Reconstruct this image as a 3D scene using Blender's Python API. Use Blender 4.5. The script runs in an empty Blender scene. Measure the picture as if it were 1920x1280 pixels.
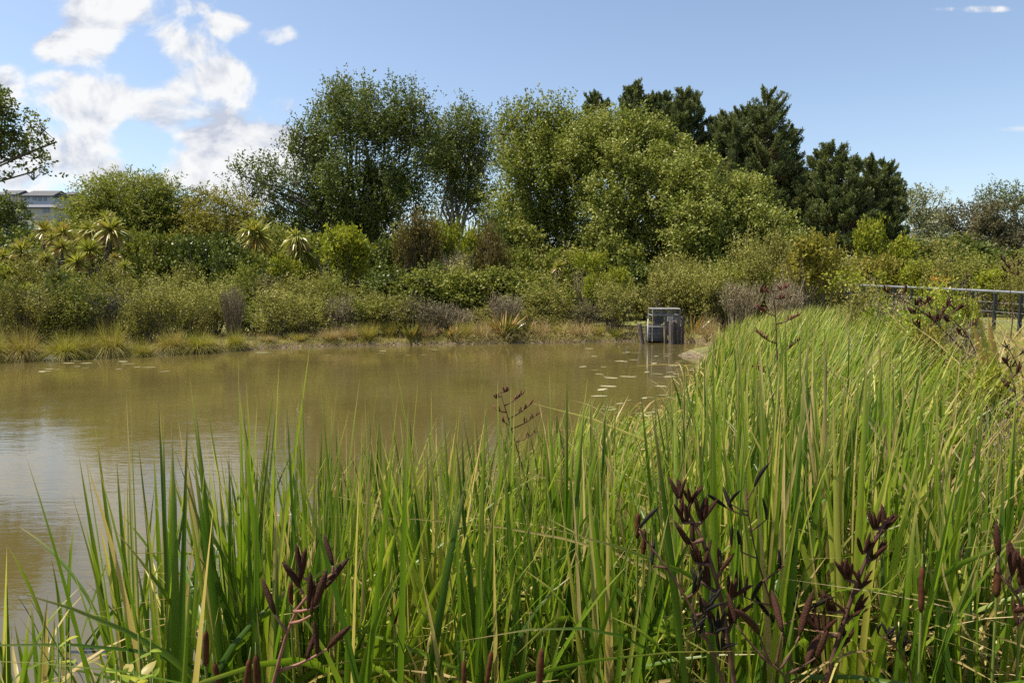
import bpy, math, random
import numpy as np
from mathutils import Vector, Matrix
random.seed(7)
R0 = np.random.default_rng(11)
C = bpy.context.scene.collection
sc = bpy.context.scene

# ------------------------------------------------------------------ camera
CAMZ = 2.5; F = 1280.0; HOR = 533.0
TH = math.atan((640 - HOR) / F)
cam = bpy.data.objects.new('camera', bpy.data.cameras.new('camera')); C.objects.link(cam)
cam.location = (0, 0, CAMZ); cam.rotation_euler = (math.pi/2 - TH, 0, 0)
cam.data.sensor_width = 36; cam.data.lens = 24; cam.data.clip_end = 5000; cam.data.clip_start = 0.05
sc.camera = cam
UPV = np.array([0, math.sin(TH), math.cos(TH)]); FW = np.array([0, math.cos(TH), -math.sin(TH)])
def W(px, py, Y):
    d = np.array([(px-960)/F, 0, 0]) + (-(py-640)/F)*UPV + FW
    return np.array([0, 0, CAMZ]) + d*(Y/d[1])
def S(Y): return Y/F
def px_of(x, y): return 960 + F*x/y

# ------------------------------------------------------------------ materials
def nd(t, ty, **kw):
    n = t.nodes.new(ty)
    for k, v in kw.items(): setattr(n, k, v)
    return n
def newmat(name):
    m = bpy.data.materials.new(name); m.use_nodes = True
    t = m.node_tree; t.nodes.clear()
    return m, t, nd(t, 'ShaderNodeOutputMaterial')
def ramp(t, stops, src=None):
    r = nd(t, 'ShaderNodeValToRGB'); e = r.color_ramp.elements
    while len(e) < len(stops): e.new(0.5)
    for i, (p, c) in enumerate(stops):
        e[i].position = p; e[i].color = (*c, 1)
    if src is not None: t.links.new(src, r.inputs[0])
    return r
def mixc(t, a, b, f, mode='MIX'):
    m = nd(t, 'ShaderNodeMix', data_type='RGBA', blend_type=mode)
    for s, v in ((m.inputs[0], f), (m.inputs[6], a), (m.inputs[7], b)):
        if hasattr(v, 'is_linked') or isinstance(v, bpy.types.NodeSocket): t.links.new(v, s)
        elif isinstance(v, (int, float)): s.default_value = v
        else: s.default_value = (*v, 1)
    return m.outputs[2]
def math_(t, op, a, b=None, c=None):
    m = nd(t, 'ShaderNodeMath', operation=op)
    for i, v in enumerate((a, b, c)):
        if v is None: continue
        if isinstance(v, bpy.types.NodeSocket): t.links.new(v, m.inputs[i])
        else: m.inputs[i].default_value = v
    return m.outputs[0]
def foliage_mat(name, stops, trans=0.35, rough=0.45, spec=0.35, dry=(0.42,0.30,0.13), tscale=(1.15,1.2,0.75)):
    m, t, out = newmat(name)
    a = nd(t, 'ShaderNodeAttribute', attribute_name='var')
    d = nd(t, 'ShaderNodeAttribute', attribute_name='dry')
    col = mixc(t, ramp(t, stops, a.outputs['Fac']).outputs[0], dry, d.outputs['Fac'])
    p = nd(t, 'ShaderNodeBsdfPrincipled'); p.inputs['Roughness'].default_value = rough
    p.inputs['Specular IOR Level'].default_value = spec*(1.0 if 'blade' in name else 0.5)
    t.links.new(col, p.inputs['Base Color'])
    tr = nd(t, 'ShaderNodeBsdfTranslucent')
    t.links.new(mixc(t, col, tscale, 1.0, 'MULTIPLY'), tr.inputs[0])
    mx = nd(t, 'ShaderNodeMixShader'); mx.inputs[0].default_value = trans
    t.links.new(p.outputs[0], mx.inputs[1]); t.links.new(tr.outputs[0], mx.inputs[2])
    t.links.new(mx.outputs[0], out.inputs[0])
    return m
def plain_mat(name, c1, c2=None, scale=8, rough=0.7, metal=0.0, spec=0.4, stretch=(1,1,1), bump=0.0):
    m, t, out = newmat(name)
    p = nd(t, 'ShaderNodeBsdfPrincipled'); p.inputs['Roughness'].default_value = rough
    p.inputs['Metallic'].default_value = metal; p.inputs['Specular IOR Level'].default_value = spec
    tc = nd(t, 'ShaderNodeTexCoord'); mp = nd(t, 'ShaderNodeMapping'); mp.inputs['Scale'].default_value = stretch
    t.links.new(tc.outputs['Object'], mp.inputs[0])
    n = nd(t, 'ShaderNodeTexNoise'); n.inputs['Scale'].default_value = scale; n.inputs['Detail'].default_value = 6
    t.links.new(mp.outputs[0], n.inputs[0])
    t.links.new(ramp(t, [(0.35, c1), (0.65, c2 or tuple(x*0.75 for x in c1))], n.outputs['Fac']).outputs[0], p.inputs['Base Color'])
    if bump:
        b = nd(t, 'ShaderNodeBump'); b.inputs['Strength'].default_value = bump; b.inputs['Distance'].default_value = 0.02
        t.links.new(n.outputs['Fac'], b.inputs['Height']); t.links.new(b.outputs[0], p.inputs['Normal'])
    t.links.new(p.outputs[0], out.inputs[0])
    return m
M = {}
M['poplar'] = foliage_mat('poplar leaves', [(0,(0.064,0.088,0.018)),(0.5,(0.115,0.143,0.032)),(1,(0.20,0.21,0.058))], 0.25, 0.45, 0.3)
M['willow'] = foliage_mat('willow leaves', [(0,(0.115,0.138,0.022)),(0.5,(0.205,0.225,0.042)),(1,(0.33,0.33,0.095))], 0.27, 0.45, 0.3)
M['willow_fine'] = foliage_mat('fine willow leaves', [(0,(0.11,0.135,0.02)),(0.5,(0.19,0.205,0.032)),(1,(0.29,0.275,0.06))], 0.35, 0.5, 0.3)
M['gold'] = foliage_mat('golden leaves', [(0,(0.13,0.12,0.02)),(0.5,(0.21,0.19,0.03)),(1,(0.32,0.26,0.05))], 0.35, 0.5, 0.3)
M['lime'] = foliage_mat('lime leaves', [(0,(0.12,0.15,0.015)),(0.5,(0.22,0.24,0.02)),(1,(0.36,0.33,0.04))], 0.35, 0.5, 0.3)
M['pine'] = foliage_mat('pine needles', [(0,(0.062,0.086,0.034)),(0.5,(0.118,0.14,0.052)),(1,(0.21,0.215,0.075))], 0.25, 0.5, 0.3)
M['pine_brown'] = foliage_mat('dead pine needles', [(0,(0.09,0.06,0.03)),(0.5,(0.15,0.095,0.048)),(1,(0.22,0.15,0.075))], 0.1, 0.7, 0.1)
M['dark'] = foliage_mat('dark glossy leaves', [(0,(0.050,0.066,0.012)),(0.5,(0.092,0.115,0.020)),(1,(0.17,0.19,0.036))], 0.2, 0.4, 0.35)
M['mid'] = foliage_mat('mid green leaves', [(0,(0.085,0.100,0.016)),(0.5,(0.155,0.170,0.028)),(1,(0.25,0.25,0.05))], 0.3, 0.5, 0.3)
M['greygreen'] = foliage_mat('grey green leaves', [(0,(0.125,0.125,0.030)),(0.45,(0.225,0.215,0.050)),(0.85,(0.34,0.315,0.085)),(1,(0.44,0.39,0.19))], 0.3, 0.55, 0.2)
M['olive'] = foliage_mat('olive leaves', [(0,(0.11,0.11,0.026)),(0.5,(0.19,0.18,0.04)),(1,(0.30,0.26,0.07))], 0.3, 0.5, 0.3)
M['bronze'] = foliage_mat('bronze leaves', [(0,(0.075,0.060,0.018)),(0.5,(0.125,0.098,0.030)),(1,(0.19,0.145,0.045))], 0.25, 0.6, 0.2)
M['twiggy'] = foliage_mat('bare twigs', [(0,(0.13,0.10,0.062)),(0.5,(0.22,0.175,0.11)),(1,(0.33,0.27,0.17))], 0.1, 0.7, 0.2)
M['greybrown'] = foliage_mat('thin grey leaves', [(0,(0.07,0.068,0.035)),(0.5,(0.12,0.108,0.058)),(1,(0.19,0.165,0.09))], 0.25, 0.6, 0.2)
M['pale'] = foliage_mat('pale leaves', [(0,(0.14,0.15,0.07)),(0.5,(0.22,0.225,0.12)),(1,(0.30,0.29,0.17))], 0.3, 0.6, 0.2)
M['orange'] = foliage_mat('orange leaves', [(0,(0.35,0.16,0.01)),(0.5,(0.48,0.24,0.015)),(1,(0.55,0.34,0.03))], 0.35, 0.5, 0.3)
M['weed'] = foliage_mat('weed leaves', [(0,(0.13,0.19,0.02)),(0.5,(0.22,0.28,0.03)),(1,(0.40,0.36,0.04))], 0.4, 0.4, 0.4)
M['reed'] = foliage_mat('cattail blades', [(0,(0.050,0.105,0.011)),(0.40,(0.122,0.200,0.014)),(0.74,(0.215,0.290,0.020)),(0.92,(0.30,0.335,0.04)),(1,(0.46,0.41,0.10))], 0.45, 0.40, 0.35, dry=(0.50,0.36,0.16))
M['flaxleaf'] = foliage_mat('flax blades', [(0,(0.07,0.10,0.02)),(0.5,(0.13,0.16,0.03)),(1,(0.22,0.22,0.05))], 0.25, 0.35, 0.5, dry=(0.46,0.27,0.08))
M['tussock'] = foliage_mat('tussock blades', [(0,(0.16,0.19,0.022)),(0.5,(0.27,0.27,0.035)),(1,(0.40,0.33,0.07))], 0.35, 0.5, 0.3, dry=(0.36,0.24,0.10))
M['drygrass'] = foliage_mat('dry grass', [(0,(0.20,0.145,0.06)),(0.5,(0.34,0.25,0.11)),(1,(0.52,0.42,0.24))], 0.25, 0.6, 0.2)
M['cabbage'] = foliage_mat('cabbage tree blades', [(0,(0.12,0.15,0.02)),(0.5,(0.27,0.28,0.04)),(1,(0.44,0.40,0.11))], 0.25, 0.35, 0.5, dry=(0.36,0.20,0.07))
M['bark'] = plain_mat('bark', (0.07,0.058,0.045), (0.14,0.115,0.09), 3, 0.9, stretch=(1,1,0.3))
M['barkpale'] = plain_mat('pale bark', (0.20,0.18,0.14), (0.32,0.29,0.23), 3, 0.9, stretch=(1,1,0.3))
M['stalk'] = plain_mat('flax stalk', (0.050,0.025,0.018), (0.13,0.06,0.042), 18, 0.7, spec=0.2)
M['stalkred'] = plain_mat('red stalk', (0.17,0.07,0.05), (0.26,0.12,0.09), 18, 0.6, spec=0.3)
M['pod'] = plain_mat('seed pods', (0.016,0.006,0.003), (0.062,0.017,0.007), 34, 0.7, spec=0.2, bump=0.5)
M['podblack'] = plain_mat('black pods', (0.006,0.005,0.004), (0.014,0.010,0.008), 20, 0.7, spec=0.15)
M['flower'] = plain_mat('rust flowers', (0.17,0.035,0.02), (0.05,0.014,0.012), 30, 0.6)
M['cattailhead'] = plain_mat('cattail felt', (0.050,0.018,0.009), (0.090,0.034,0.016), 60, 0.9, spec=0.1)
M['reedstalk'] = plain_mat('reed stalk', (0.09,0.13,0.02), (0.16,0.17,0.04), 10, 0.5)
M['galv'] = plain_mat('galvanised steel', (0.13,0.13,0.13), (0.22,0.21,0.20), 9, 0.7, metal=0.1)
M['railmetal'] = plain_mat('rail metal', (0.12,0.125,0.14), (0.17,0.175,0.19), 6, 0.7)
M['blackmetal'] = plain_mat('black painted metal', (0.014,0.015,0.017), (0.024,0.025,0.026), 10, 0.5)
M['meshdark'] = plain_mat('dark grating', (0.06,0.063,0.068), (0.10,0.10,0.11), 20, 0.5, metal=0.3)
M['panelgrey'] = plain_mat('grey panel', (0.15,0.145,0.14), (0.24,0.22,0.20), 5, 0.6)
M['plate'] = plain_mat('beige plate', (0.42,0.38,0.31), (0.36,0.32,0.27), 20, 0.6)
M['timber'] = plain_mat('weathered timber', (0.045,0.036,0.030), (0.15,0.12,0.10), 9, 0.9, stretch=(3,3,0.35), bump=0.5)
M['pipe'] = plain_mat('pale pipe', (0.5,0.47,0.40), (0.4,0.37,0.3), 10, 0.6)
M['wall_cream'] = plain_mat('cream wall', (0.50,0.43,0.34), (0.46,0.39,0.31), 0.4, 0.8)
M['wall_white'] = plain_mat('pale grey wall', (0.40,0.42,0.48), (0.37,0.39,0.45), 0.4, 0.8)
M['roof'] = plain_mat('dark tile roof', (0.035,0.036,0.042), (0.05,0.05,0.056), 0.8, 0.7)
M['roof2'] = plain_mat('grey tile roof', (0.085,0.088,0.105), (0.11,0.112,0.125), 0.8, 0.7)
M['glass'] = plain_mat('window glass', (0.10,0.11,0.14), (0.16,0.17,0.20), 0.5, 0.15, spec=0.6)
M['brick'] = plain_mat('brown wall', (0.26,0.19,0.16), (0.22,0.16,0.14), 0.6, 0.85)
M['leafpale'] = foliage_mat('floating leaf', [(0,(0.16,0.15,0.06)),(0.5,(0.30,0.27,0.15)),(1,(0.50,0.46,0.32))], 0.1, 0.35, 0.5)
M['rock'] = plain_mat('grey stone', (0.20,0.18,0.15), (0.32,0.29,0.24), 7, 0.9, bump=0.4)

# ------------------------------------------------------------------ mesh helpers
def norm(v): return v/np.maximum(np.linalg.norm(v, axis=-1, keepdims=True), 1e-9)
class MB:
    def __init__(s): s.V=[]; s.Fc=[]; s.var=[]; s.dry=[]; s.mi=[]; s.n=0
    def add(s, V, Fq, var=0.5, dry=0.0, mi=0):
        V = np.asarray(V, float).reshape(-1,3); Fq = np.asarray(Fq, int).reshape(-1,4)
        s.V.append(V); s.Fc.append(Fq+s.n); s.n += len(V)
        s.var.append(np.broadcast_to(np.asarray(var, float), (len(V),)))
        s.dry.append(np.broadcast_to(np.asarray(dry, float), (len(V),)))
        s.mi.append(np.full(len(Fq), mi, int))
        return s
    def box(s, c, size, rz=0, mi=0, M3=None):
        h = np.array(size)/2
        v = np.array([[x,y,z] for x in (-1,1) for y in (-1,1) for z in (-1,1)])*h
        if M3 is not None: v = v@np.array(M3).T
        elif rz:
            ca, sa = math.cos(rz), math.sin(rz)
            v = v@np.array([[ca,sa,0],[-sa,ca,0],[0,0,1]])
        return s.add(v+np.array(c), [[0,1,3,2],[4,6,7,5],[0,4,5,1],[2,3,7,6],[0,2,6,4],[1,5,7,3]], mi=mi)
    def bar(s, a, b, w, mi=0):
        return s.tube([a,b],[w/2*1.2]*2, 4, mi)
    def tube(s, pts, rad, n=6, mi=0, var=0.5, dry=0.0, cap=True):
        P = np.asarray(pts, float); rad = np.asarray(rad, float); k = len(P)
        T = np.zeros_like(P); T[1:-1] = P[2:]-P[:-2]; T[0] = P[1]-P[0]; T[-1] = P[-1]-P[-2]; T = norm(T)
        ref = np.array([0,0,1.0]) if abs(T[0][2])<0.9 else np.array([1.0,0,0])
        A = norm(np.cross(T, ref)); B = np.cross(T, A)
        an = np.arange(n)*2*math.pi/n
        V = P[:,None]+rad[:,None,None]*(np.cos(an)[None,:,None]*A[:,None]+np.sin(an)[None,:,None]*B[:,None])
        V = V.reshape(-1,3); Fq=[]
        for i in range(k-1):
            for j in range(n):
                j2=(j+1)%n; Fq.append([i*n+j,i*n+j2,(i+1)*n+j2,(i+1)*n+j])
        if cap:
            m = len(V); V = np.vstack([V, P[0], P[-1]])
            for j in range(0, n, 2):
                Fq.append([m, (j+2)%n, (j+1)%n, j]); o=(k-1)*n
                Fq.append([m+1, o+j, o+(j+1)%n, o+(j+2)%n])
        return s.add(V, Fq, var, dry, mi)
    def leaves(s, c, d, nrm, L, Wd, var, dry=0.0, mi=0):
        # rhombic leaves: c base (N,3), d direction, nrm approx normal
        side = norm(np.cross(d, nrm)); L = L[:,None]; Wd = Wd[:,None]
        V = np.stack([c, c+d*L*0.45+side*Wd*0.5, c+d*L, c+d*L*0.45-side*Wd*0.5], 1).reshape(-1,3)
        n = len(c); Fq = np.arange(4*n).reshape(n,4)
        return s.add(V, Fq, np.repeat(np.broadcast_to(var,(n,)),4), np.repeat(np.broadcast_to(dry,(n,)),4), mi)
    def blades(s, base, d, L, w, bend, var, dry, K=6, power=2.0, fold=0.0, side=None, tipdry=0.0, mi=0, wmode='blade', twist=0.0, kink=None):
        n = len(base); t = np.linspace(0,1,K+1)
        P = base[:,None]+d[:,None]*(L[:,None]*t[None])[:,:,None]+bend[:,None]*(L[:,None]*(t**power)[None])[:,:,None]
        if side is None:
            a = R0.uniform(0, 2*math.pi, n); side = np.stack([np.cos(a), np.sin(a), 0*a],1)
        T = np.zeros_like(P); T[:,1:-1]=P[:,2:]-P[:,:-2]; T[:,0]=P[:,1]-P[:,0]; T[:,-1]=P[:,-1]-P[:,-2]; T=norm(T)
        sd = side[:,None]-T*np.sum(side[:,None]*T,-1,keepdims=True); sd = norm(sd)
        nn = np.cross(T, sd)
        if np.any(twist):
            an = (np.asarray(twist).reshape(-1,1)*t[None])[:,:,None]
            sd, nn = sd*np.cos(an)+nn*np.sin(an), nn*np.cos(an)-sd*np.sin(an)
        if wmode=='blade': prof = np.minimum(1, (0.6+1.5*t))*(1-t**3.0)**0.9
        elif wmode=='cattail': prof = np.minimum(1,0.75+t)*np.clip((1-t)/0.42,0,1)**0.75
        elif wmode=='flax': prof = np.sin(np.clip(0.12+0.88*t,0,1)*math.pi)**0.6*np.clip((1-t)/0.3,0,1)**0.5
        else: prof = 1-t*0.98
        prof = np.maximum(prof, 0.02)
        hw = 0.5*w[:,None]*prof[None]
        tv = np.repeat(np.asarray(var)[:,None], K+1, 1); td = np.clip(np.asarray(dry)[:,None]+tipdry*np.clip((t-0.84)/0.16,0,1)[None]**1.3, 0, 1)
        if fold:
            V = np.stack([P+sd*hw[:,:,None], P-nn*(fold*hw)[:,:,None], P-sd*hw[:,:,None]],2); m=3
        else:
            V = np.stack([P+sd*hw[:,:,None], P-sd*hw[:,:,None]],2); m=2
        idx = np.arange(n*(K+1)*m).reshape(n,K+1,m); q=[]
        for j in range(m-1):
            q.append(np.stack([idx[:,:-1,j],idx[:,:-1,j+1],idx[:,1:,j+1],idx[:,1:,j]],-1).reshape(-1,4))
        return s.add(V.reshape(-1,3), np.concatenate(q), np.repeat(tv.reshape(-1),m), np.repeat(td.reshape(-1),m), mi)
    def mesh(s, name, mats, smooth=False):
        me = bpy.data.meshes.new(name)
        V = np.concatenate(s.V); Fq = np.concatenate(s.Fc); mi = np.concatenate(s.mi)
        me.vertices.add(len(V)); me.vertices.foreach_set('co', V.astype(np.float32).ravel())
        me.loops.add(len(Fq)*4); me.loops.foreach_set('vertex_index', Fq.astype(np.int32).ravel())
        me.polygons.add(len(Fq)); me.polygons.foreach_set('loop_start', np.arange(0,len(Fq)*4,4,dtype=np.int32))
        me.polygons.foreach_set('use_smooth', np.full(len(Fq), bool(smooth)))
        if not isinstance(mats, (list,tuple)): mats=[mats]
        for m in mats: me.materials.append(m)
        me.polygons.foreach_set('material_index', mi.astype(np.int32))
        for nm, arr in (('var', s.var), ('dry', s.dry)):
            at = me.attributes.new(nm, 'FLOAT', 'POINT'); at.data.foreach_set('value', np.concatenate(arr).astype(np.float32))
        me.update(calc_edges=True)
        return me
    def obj(s, name, mats, parent=None, smooth=False, at=None):
        if at is not None: s.V = [v-np.asarray(at) for v in s.V]
        o = bpy.data.objects.new(name, s.mesh(name, mats, smooth)); C.objects.link(o)
        if parent is not None: o.parent = parent
        return o
def tag(o, label=None, cat=None, group=None, kind=None):
    for k, v in (('label',label),('category',cat),('group',group),('kind',kind)):
        if v: o[k]=v
    return o
def empty(name, loc, label, cat, group=None):
    o = bpy.data.objects.new(name, None); C.objects.link(o); o.location = tuple(loc); o.empty_display_size=0.2
    return tag(o, label, cat, group)
def copy_thing(root, loc, rz, scale, label, group=None):
    r = root.copy(); C.objects.link(r); r.location = tuple(loc); r.rotation_euler=(0,0,rz); r.scale=tuple(scale)
    r['label']=label
    if group: r['group']=group
    for ch in root.children:
        c = ch.copy(); C.objects.link(c); c.parent = r
    return r

# ------------------------------------------------------------------ terrain
POND = np.array([(-45,3),(-8,3.3),(-1,3.3),(0.3,4.2),(1.1,6),(1.9,8.7),(3.0,12),(4.7,16),(5.9,19.5),(7.0,23),(8.0,26.5),(8.0,29.2),(5.6,29.9),(.9,29),(-5.6,27.8),(-9.2,26.9),(-10.6,25.2),(-12.6,23.7),(-16.3,21.8),(-24,20),(-36,18),(-45,12)], float)
def sdist(x, y):
    x = np.asarray(x,float); y = np.asarray(y,float)
    best = np.full(x.shape, 1e9); ins = np.zeros(x.shape,bool); n=len(POND)
    for i in range(n):
        ax,ay = POND[i]; bx,by = POND[(i+1)%n]; ex,ey = bx-ax,by-ay
        tt = np.clip(((x-ax)*ex+(y-ay)*ey)/(ex*ex+ey*ey),0,1)
        best = np.minimum(best, np.hypot(x-ax-tt*ex, y-ay-tt*ey))
        cr = ((ay>y)!=(by>y)) & (x < ex*(y-ay)/(ey if ey else 1e-9)+ax)
        ins ^= cr
    return np.where(ins,-best,best)
def sstep(a,b,x):
    t = np.clip((x-a)/(b-a),0,1); return t*t*(3-2*t)
def ground(x, y):
    x = np.asarray(x,float); y = np.asarray(y,float)
    d = sdist(x,y); dp = np.maximum(d,0); dm = np.minimum(d,0)
    z = 0.22*(1-np.exp(-dp/0.18)) + 0.022*np.minimum(dp,60) - 0.8*(1-np.exp(dm/0.9))
    right = sstep(-1,5,x)*sstep(34,24,y)
    z = z + right*0.75*sstep(0.2,6,dp) + sstep(3.2,0.5,y)*0.7*sstep(0,3,dp)
    z = z + 0.05*np.sin(x*1.3+np.sin(y*0.9)*2)*np.sin(y*1.1)*np.minimum(1,dp)
    z = z + 0.74*np.exp(-((x-6.3)/1.2)**2-((y-24.0)/0.85)**2)*(d<0) + 0.5*np.exp(-((x-6.6)/0.6)**2-((y-20.8)/1.6)**2)*(d<0)
    az = x/np.maximum(y,1.0)
    ridge = np.interp(az, [-1.6,-0.9,-0.75,-0.62,-0.5,-0.39,-0.3,-0.17,0.05,0.5,1.5],[40,46,45,45,43,40,31,29,16,12,10])
    ridge = ridge+1.6*np.sin(az*31)+0.9*np.sin(az*77+1)
    return z + ridge*np.clip((y-80)/320,0,1)**1.0
def G(x,y): return float(ground(np.array([x]),np.array([y]))[0])
gx = np.concatenate([np.arange(-760,-60,20),np.arange(-60,40,0.4),np.arange(40,760,20)])
gy = np.concatenate([np.arange(-60,-2,2.0),np.arange(-2,36,0.35),np.arange(36,96,2.0),np.arange(96,560,12)])
X,Y = np.meshgrid(gx,gy); Z = ground(X,Y)
nx,ny = len(gx),len(gy); I = np.arange(nx*ny).reshape(ny,nx)
tb = MB().add(np.stack([X,Y,Z],-1).reshape(-1,3), np.stack([I[:-1,:-1],I[:-1,1:],I[1:,1:],I[1:,:-1]],-1).reshape(-1,4))
m,t,out = newmat('earth and grass')
geo = nd(t,'ShaderNodeNewGeometry'); sep = nd(t,'ShaderNodeSeparateXYZ'); t.links.new(geo.outputs['Position'],sep.inputs[0])
def tnoise(t, vec, scale, detail=6, rough=0.6, dist=0.0):
    n = nd(t,'ShaderNodeTexNoise'); n.inputs['Scale'].default_value=scale; n.inputs['Detail'].default_value=detail
    n.inputs['Roughness'].default_value=rough; n.inputs['Distortion'].default_value=dist
    t.links.new(vec,n.inputs['Vector']); return n.outputs['Fac']
n1 = tnoise(t,geo.outputs['Position'],0.7); n2 = tnoise(t,geo.outputs['Position'],9)
grass = ramp(t,[(0.3,(0.075,0.095,0.022)),(0.5,(0.125,0.135,0.035)),(0.68,(0.20,0.17,0.070))],math_(t,'ADD',math_(t,'MULTIPLY',n1,0.6),math_(t,'MULTIPLY',n2,0.4))).outputs[0]
mud = ramp(t,[(0.35,(0.06,0.045,0.028)),(0.6,(0.16,0.12,0.08))],n2).outputs[0]
lowf = nd(t,'ShaderNodeMapRange'); lowf.inputs[1].default_value=0.10; lowf.inputs[2].default_value=0.30
t.links.new(math_(t,'ADD',sep.outputs[2],math_(t,'MULTIPLY',math_(t,'SUBTRACT',n1,0.5),0.25)),lowf.inputs[0])
col = mixc(t,mud,grass,lowf.outputs[0])
farf = nd(t,'ShaderNodeMapRange'); farf.inputs[1].default_value=90; farf.inputs[2].default_value=180
t.links.new(sep.outputs[1],farf.inputs[0])
nf = tnoise(t,geo.outputs['Position'],0.06,8,0.7)
col = mixc(t,col,ramp(t,[(0.35,(0.03,0.045,0.03)),(0.65,(0.07,0.085,0.05))],nf).outputs[0],farf.outputs[0])
p = nd(t,'ShaderNodeBsdfPrincipled'); p.inputs['Roughness'].default_value=0.9; p.inputs['Specular IOR Level'].default_value=0.2
t.links.new(col,p.inputs['Base Color'])
b = nd(t,'ShaderNodeBump'); b.inputs['Strength'].default_value=0.6; b.inputs['Distance'].default_value=0.03
t.links.new(n2,b.inputs['Height']); t.links.new(b.outputs[0],p.inputs['Normal']); t.links.new(p.outputs[0],out.inputs[0])
o = tb.obj('ground', m, smooth=True); tag(o, kind='structure')

# ------------------------------------------------------------------ water
m,t,out = newmat('murky pond water')
geo = nd(t,'ShaderNodeNewGeometry')
p = nd(t,'ShaderNodeBsdfPrincipled'); p.inputs['Roughness'].default_value=0.035; p.inputs['IOR'].default_value=1.62
n3 = tnoise(t,geo.outputs['Position'],0.25,4)
t.links.new(ramp(t,[(0.3,(0.072,0.057,0.018)),(0.7,(0.090,0.071,0.024))],n3).outputs[0],p.inputs['Base Color'])
mp = nd(t,'ShaderNodeMapping'); mp.inputs['Scale'].default_value=(0.55,2.2,1); t.links.new(geo.outputs['Position'],mp.inputs[0])
r1 = tnoise(t,mp.outputs[0],5.5,3,0.55,0.4); r2 = tnoise(t,mp.outputs[0],1.1,2,0.5)
b = nd(t,'ShaderNodeBump'); b.inputs['Strength'].default_value=1.0; b.inputs['Distance'].default_value=0.0036
wp = nd(t,'ShaderNodeMapRange'); wp.inputs[1].default_value=0.38; wp.inputs[2].default_value=0.62; wp.inputs[3].default_value=0.25; wp.inputs[4].default_value=1.15; t.links.new(tnoise(t,geo.outputs['Position'],0.33,3),wp.inputs[0])
t.links.new(math_(t,'MULTIPLY',math_(t,'ADD',r1,math_(t,'MULTIPLY',r2,1.0)),wp.outputs[0]),b.inputs['Height']); t.links.new(b.outputs[0],p.inputs['Normal'])
t.links.new(p.outputs[0],out.inputs[0])
wb = MB().add([(-60,1.5,0),(14,1.5,0),(14,33,0),(-60,33,0)],[[0,1,2,3]])
tag(wb.obj('water', m), kind='structure')

# ------------------------------------------------------------------ sky and sun
SUN = norm(np.array([-0.55, 0.0, 1.08]))
el = math.asin(SUN[2]); rot = math.atan2(SUN[0],SUN[1])
w = bpy.data.worlds.new('World'); sc.world = w; w.use_nodes = True; t = w.node_tree; t.nodes.clear()
out = nd(t,'ShaderNodeOutputWorld'); bg = nd(t,'ShaderNodeBackground'); bg.inputs[1].default_value = 0.09
sky = nd(t,'ShaderNodeTexSky', sky_type='NISHITA'); sky.sun_disc=False; sky.sun_elevation=el; sky.sun_rotation=rot
sky.air_density=1.0; sky.dust_density=1.0; sky.ozone_density=1.6; sky.altitude=50
tc = nd(t,'ShaderNodeTexCoord'); sp = nd(t,'ShaderNodeSeparateXYZ'); t.links.new(tc.outputs['Generated'],sp.inputs[0])
ysafe = math_(t,'MAXIMUM',sp.outputs[1],0.05)
u = math_(t,'DIVIDE',sp.outputs[0],ysafe); v = math_(t,'DIVIDE',sp.outputs[2],ysafe)
cmb = nd(t,'ShaderNodeCombineXYZ'); t.links.new(u,cmb.inputs[0]); t.links.new(v,cmb.inputs[1]); uv = cmb.outputs[0]
BLOBS = [(150,-5,110,34,.9),(240,50,120,50,1),(200,100,100,44,.9),(340,105,110,60,1),(425,165,110,62,1.05),(255,205,190,62,1.1),(130,215,80,44,.62),(445,66,52,34,1),(375,35,60,26,.7),(530,85,50,24,.62),(548,206,50,28,.85),
 (150,285,130,55,1.1),(210,320,70,36,1.0),(20,175,50,36,.9),(60,320,110,50,.72),(450,270,120,46,1.1),(395,325,120,56,1.0),(480,340,70,50,.9),(280,350,420,50,.5),(1800,38,95,9,.36),(1890,250,80,9,.34),(500,300,90,60,.95),(440,210,90,60,.9),(20,165,55,34,.6),(370,350,80,22,.8)]
HOLES = [(290,128,44,52,.75),(270,275,70,30,.5),(300,310,50,20,.35)]
acc = None
def blob(px,py,rx,ry,wt):
    s1 = nd(t,'ShaderNodeVectorMath',operation='SUBTRACT'); t.links.new(uv,s1.inputs[0]); s1.inputs[1].default_value=((px-960)/F,(HOR-py)/F,0)
    s2 = nd(t,'ShaderNodeVectorMath',operation='MULTIPLY'); t.links.new(s1.outputs[0],s2.inputs[0]); s2.inputs[1].default_value=(F/rx,F/ry,0)
    s3 = nd(t,'ShaderNodeVectorMath',operation='LENGTH'); t.links.new(s2.outputs[0],s3.inputs[0])
    mr = nd(t,'ShaderNodeMapRange',interpolation_type='SMOOTHSTEP'); mr.inputs[1].default_value=1.6; mr.inputs[2].default_value=0.1
    mr.inputs[3].default_value=0; mr.inputs[4].default_value=wt; t.links.new(s3.outputs['Value'],mr.inputs[0])
    return mr.outputs[0]
for bl in BLOBS:
    x = blob(*bl); acc = x if acc is None else math_(t,'MAXIMUM',acc,x)
for bl in HOLES: acc = math_(t,'SUBTRACT',acc,blob(*bl))
def fbm(off, scale=7.5):
    mpn = nd(t,'ShaderNodeMapping'); mpn.inputs['Location'].default_value=off; mpn.inputs['Scale'].default_value=(1,1.25,1); t.links.new(uv,mpn.inputs[0])
    return tnoise(t,mpn.outputs[0],scale,10,0.58,0.35)
f1 = fbm((3.1,1.7,0.4)); f2 = fbm((3.1+0.012,1.7-0.022,0.4))
gate = nd(t,'ShaderNodeMapRange'); gate.inputs[1].default_value=0.02; gate.inputs[2].default_value=0.30; t.links.new(acc,gate.inputs[0])
dens = math_(t,'MULTIPLY',math_(t,'ADD',acc,math_(t,'MULTIPLY',math_(t,'SUBTRACT',f1,0.5),4.0)),gate.outputs[0])
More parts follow.
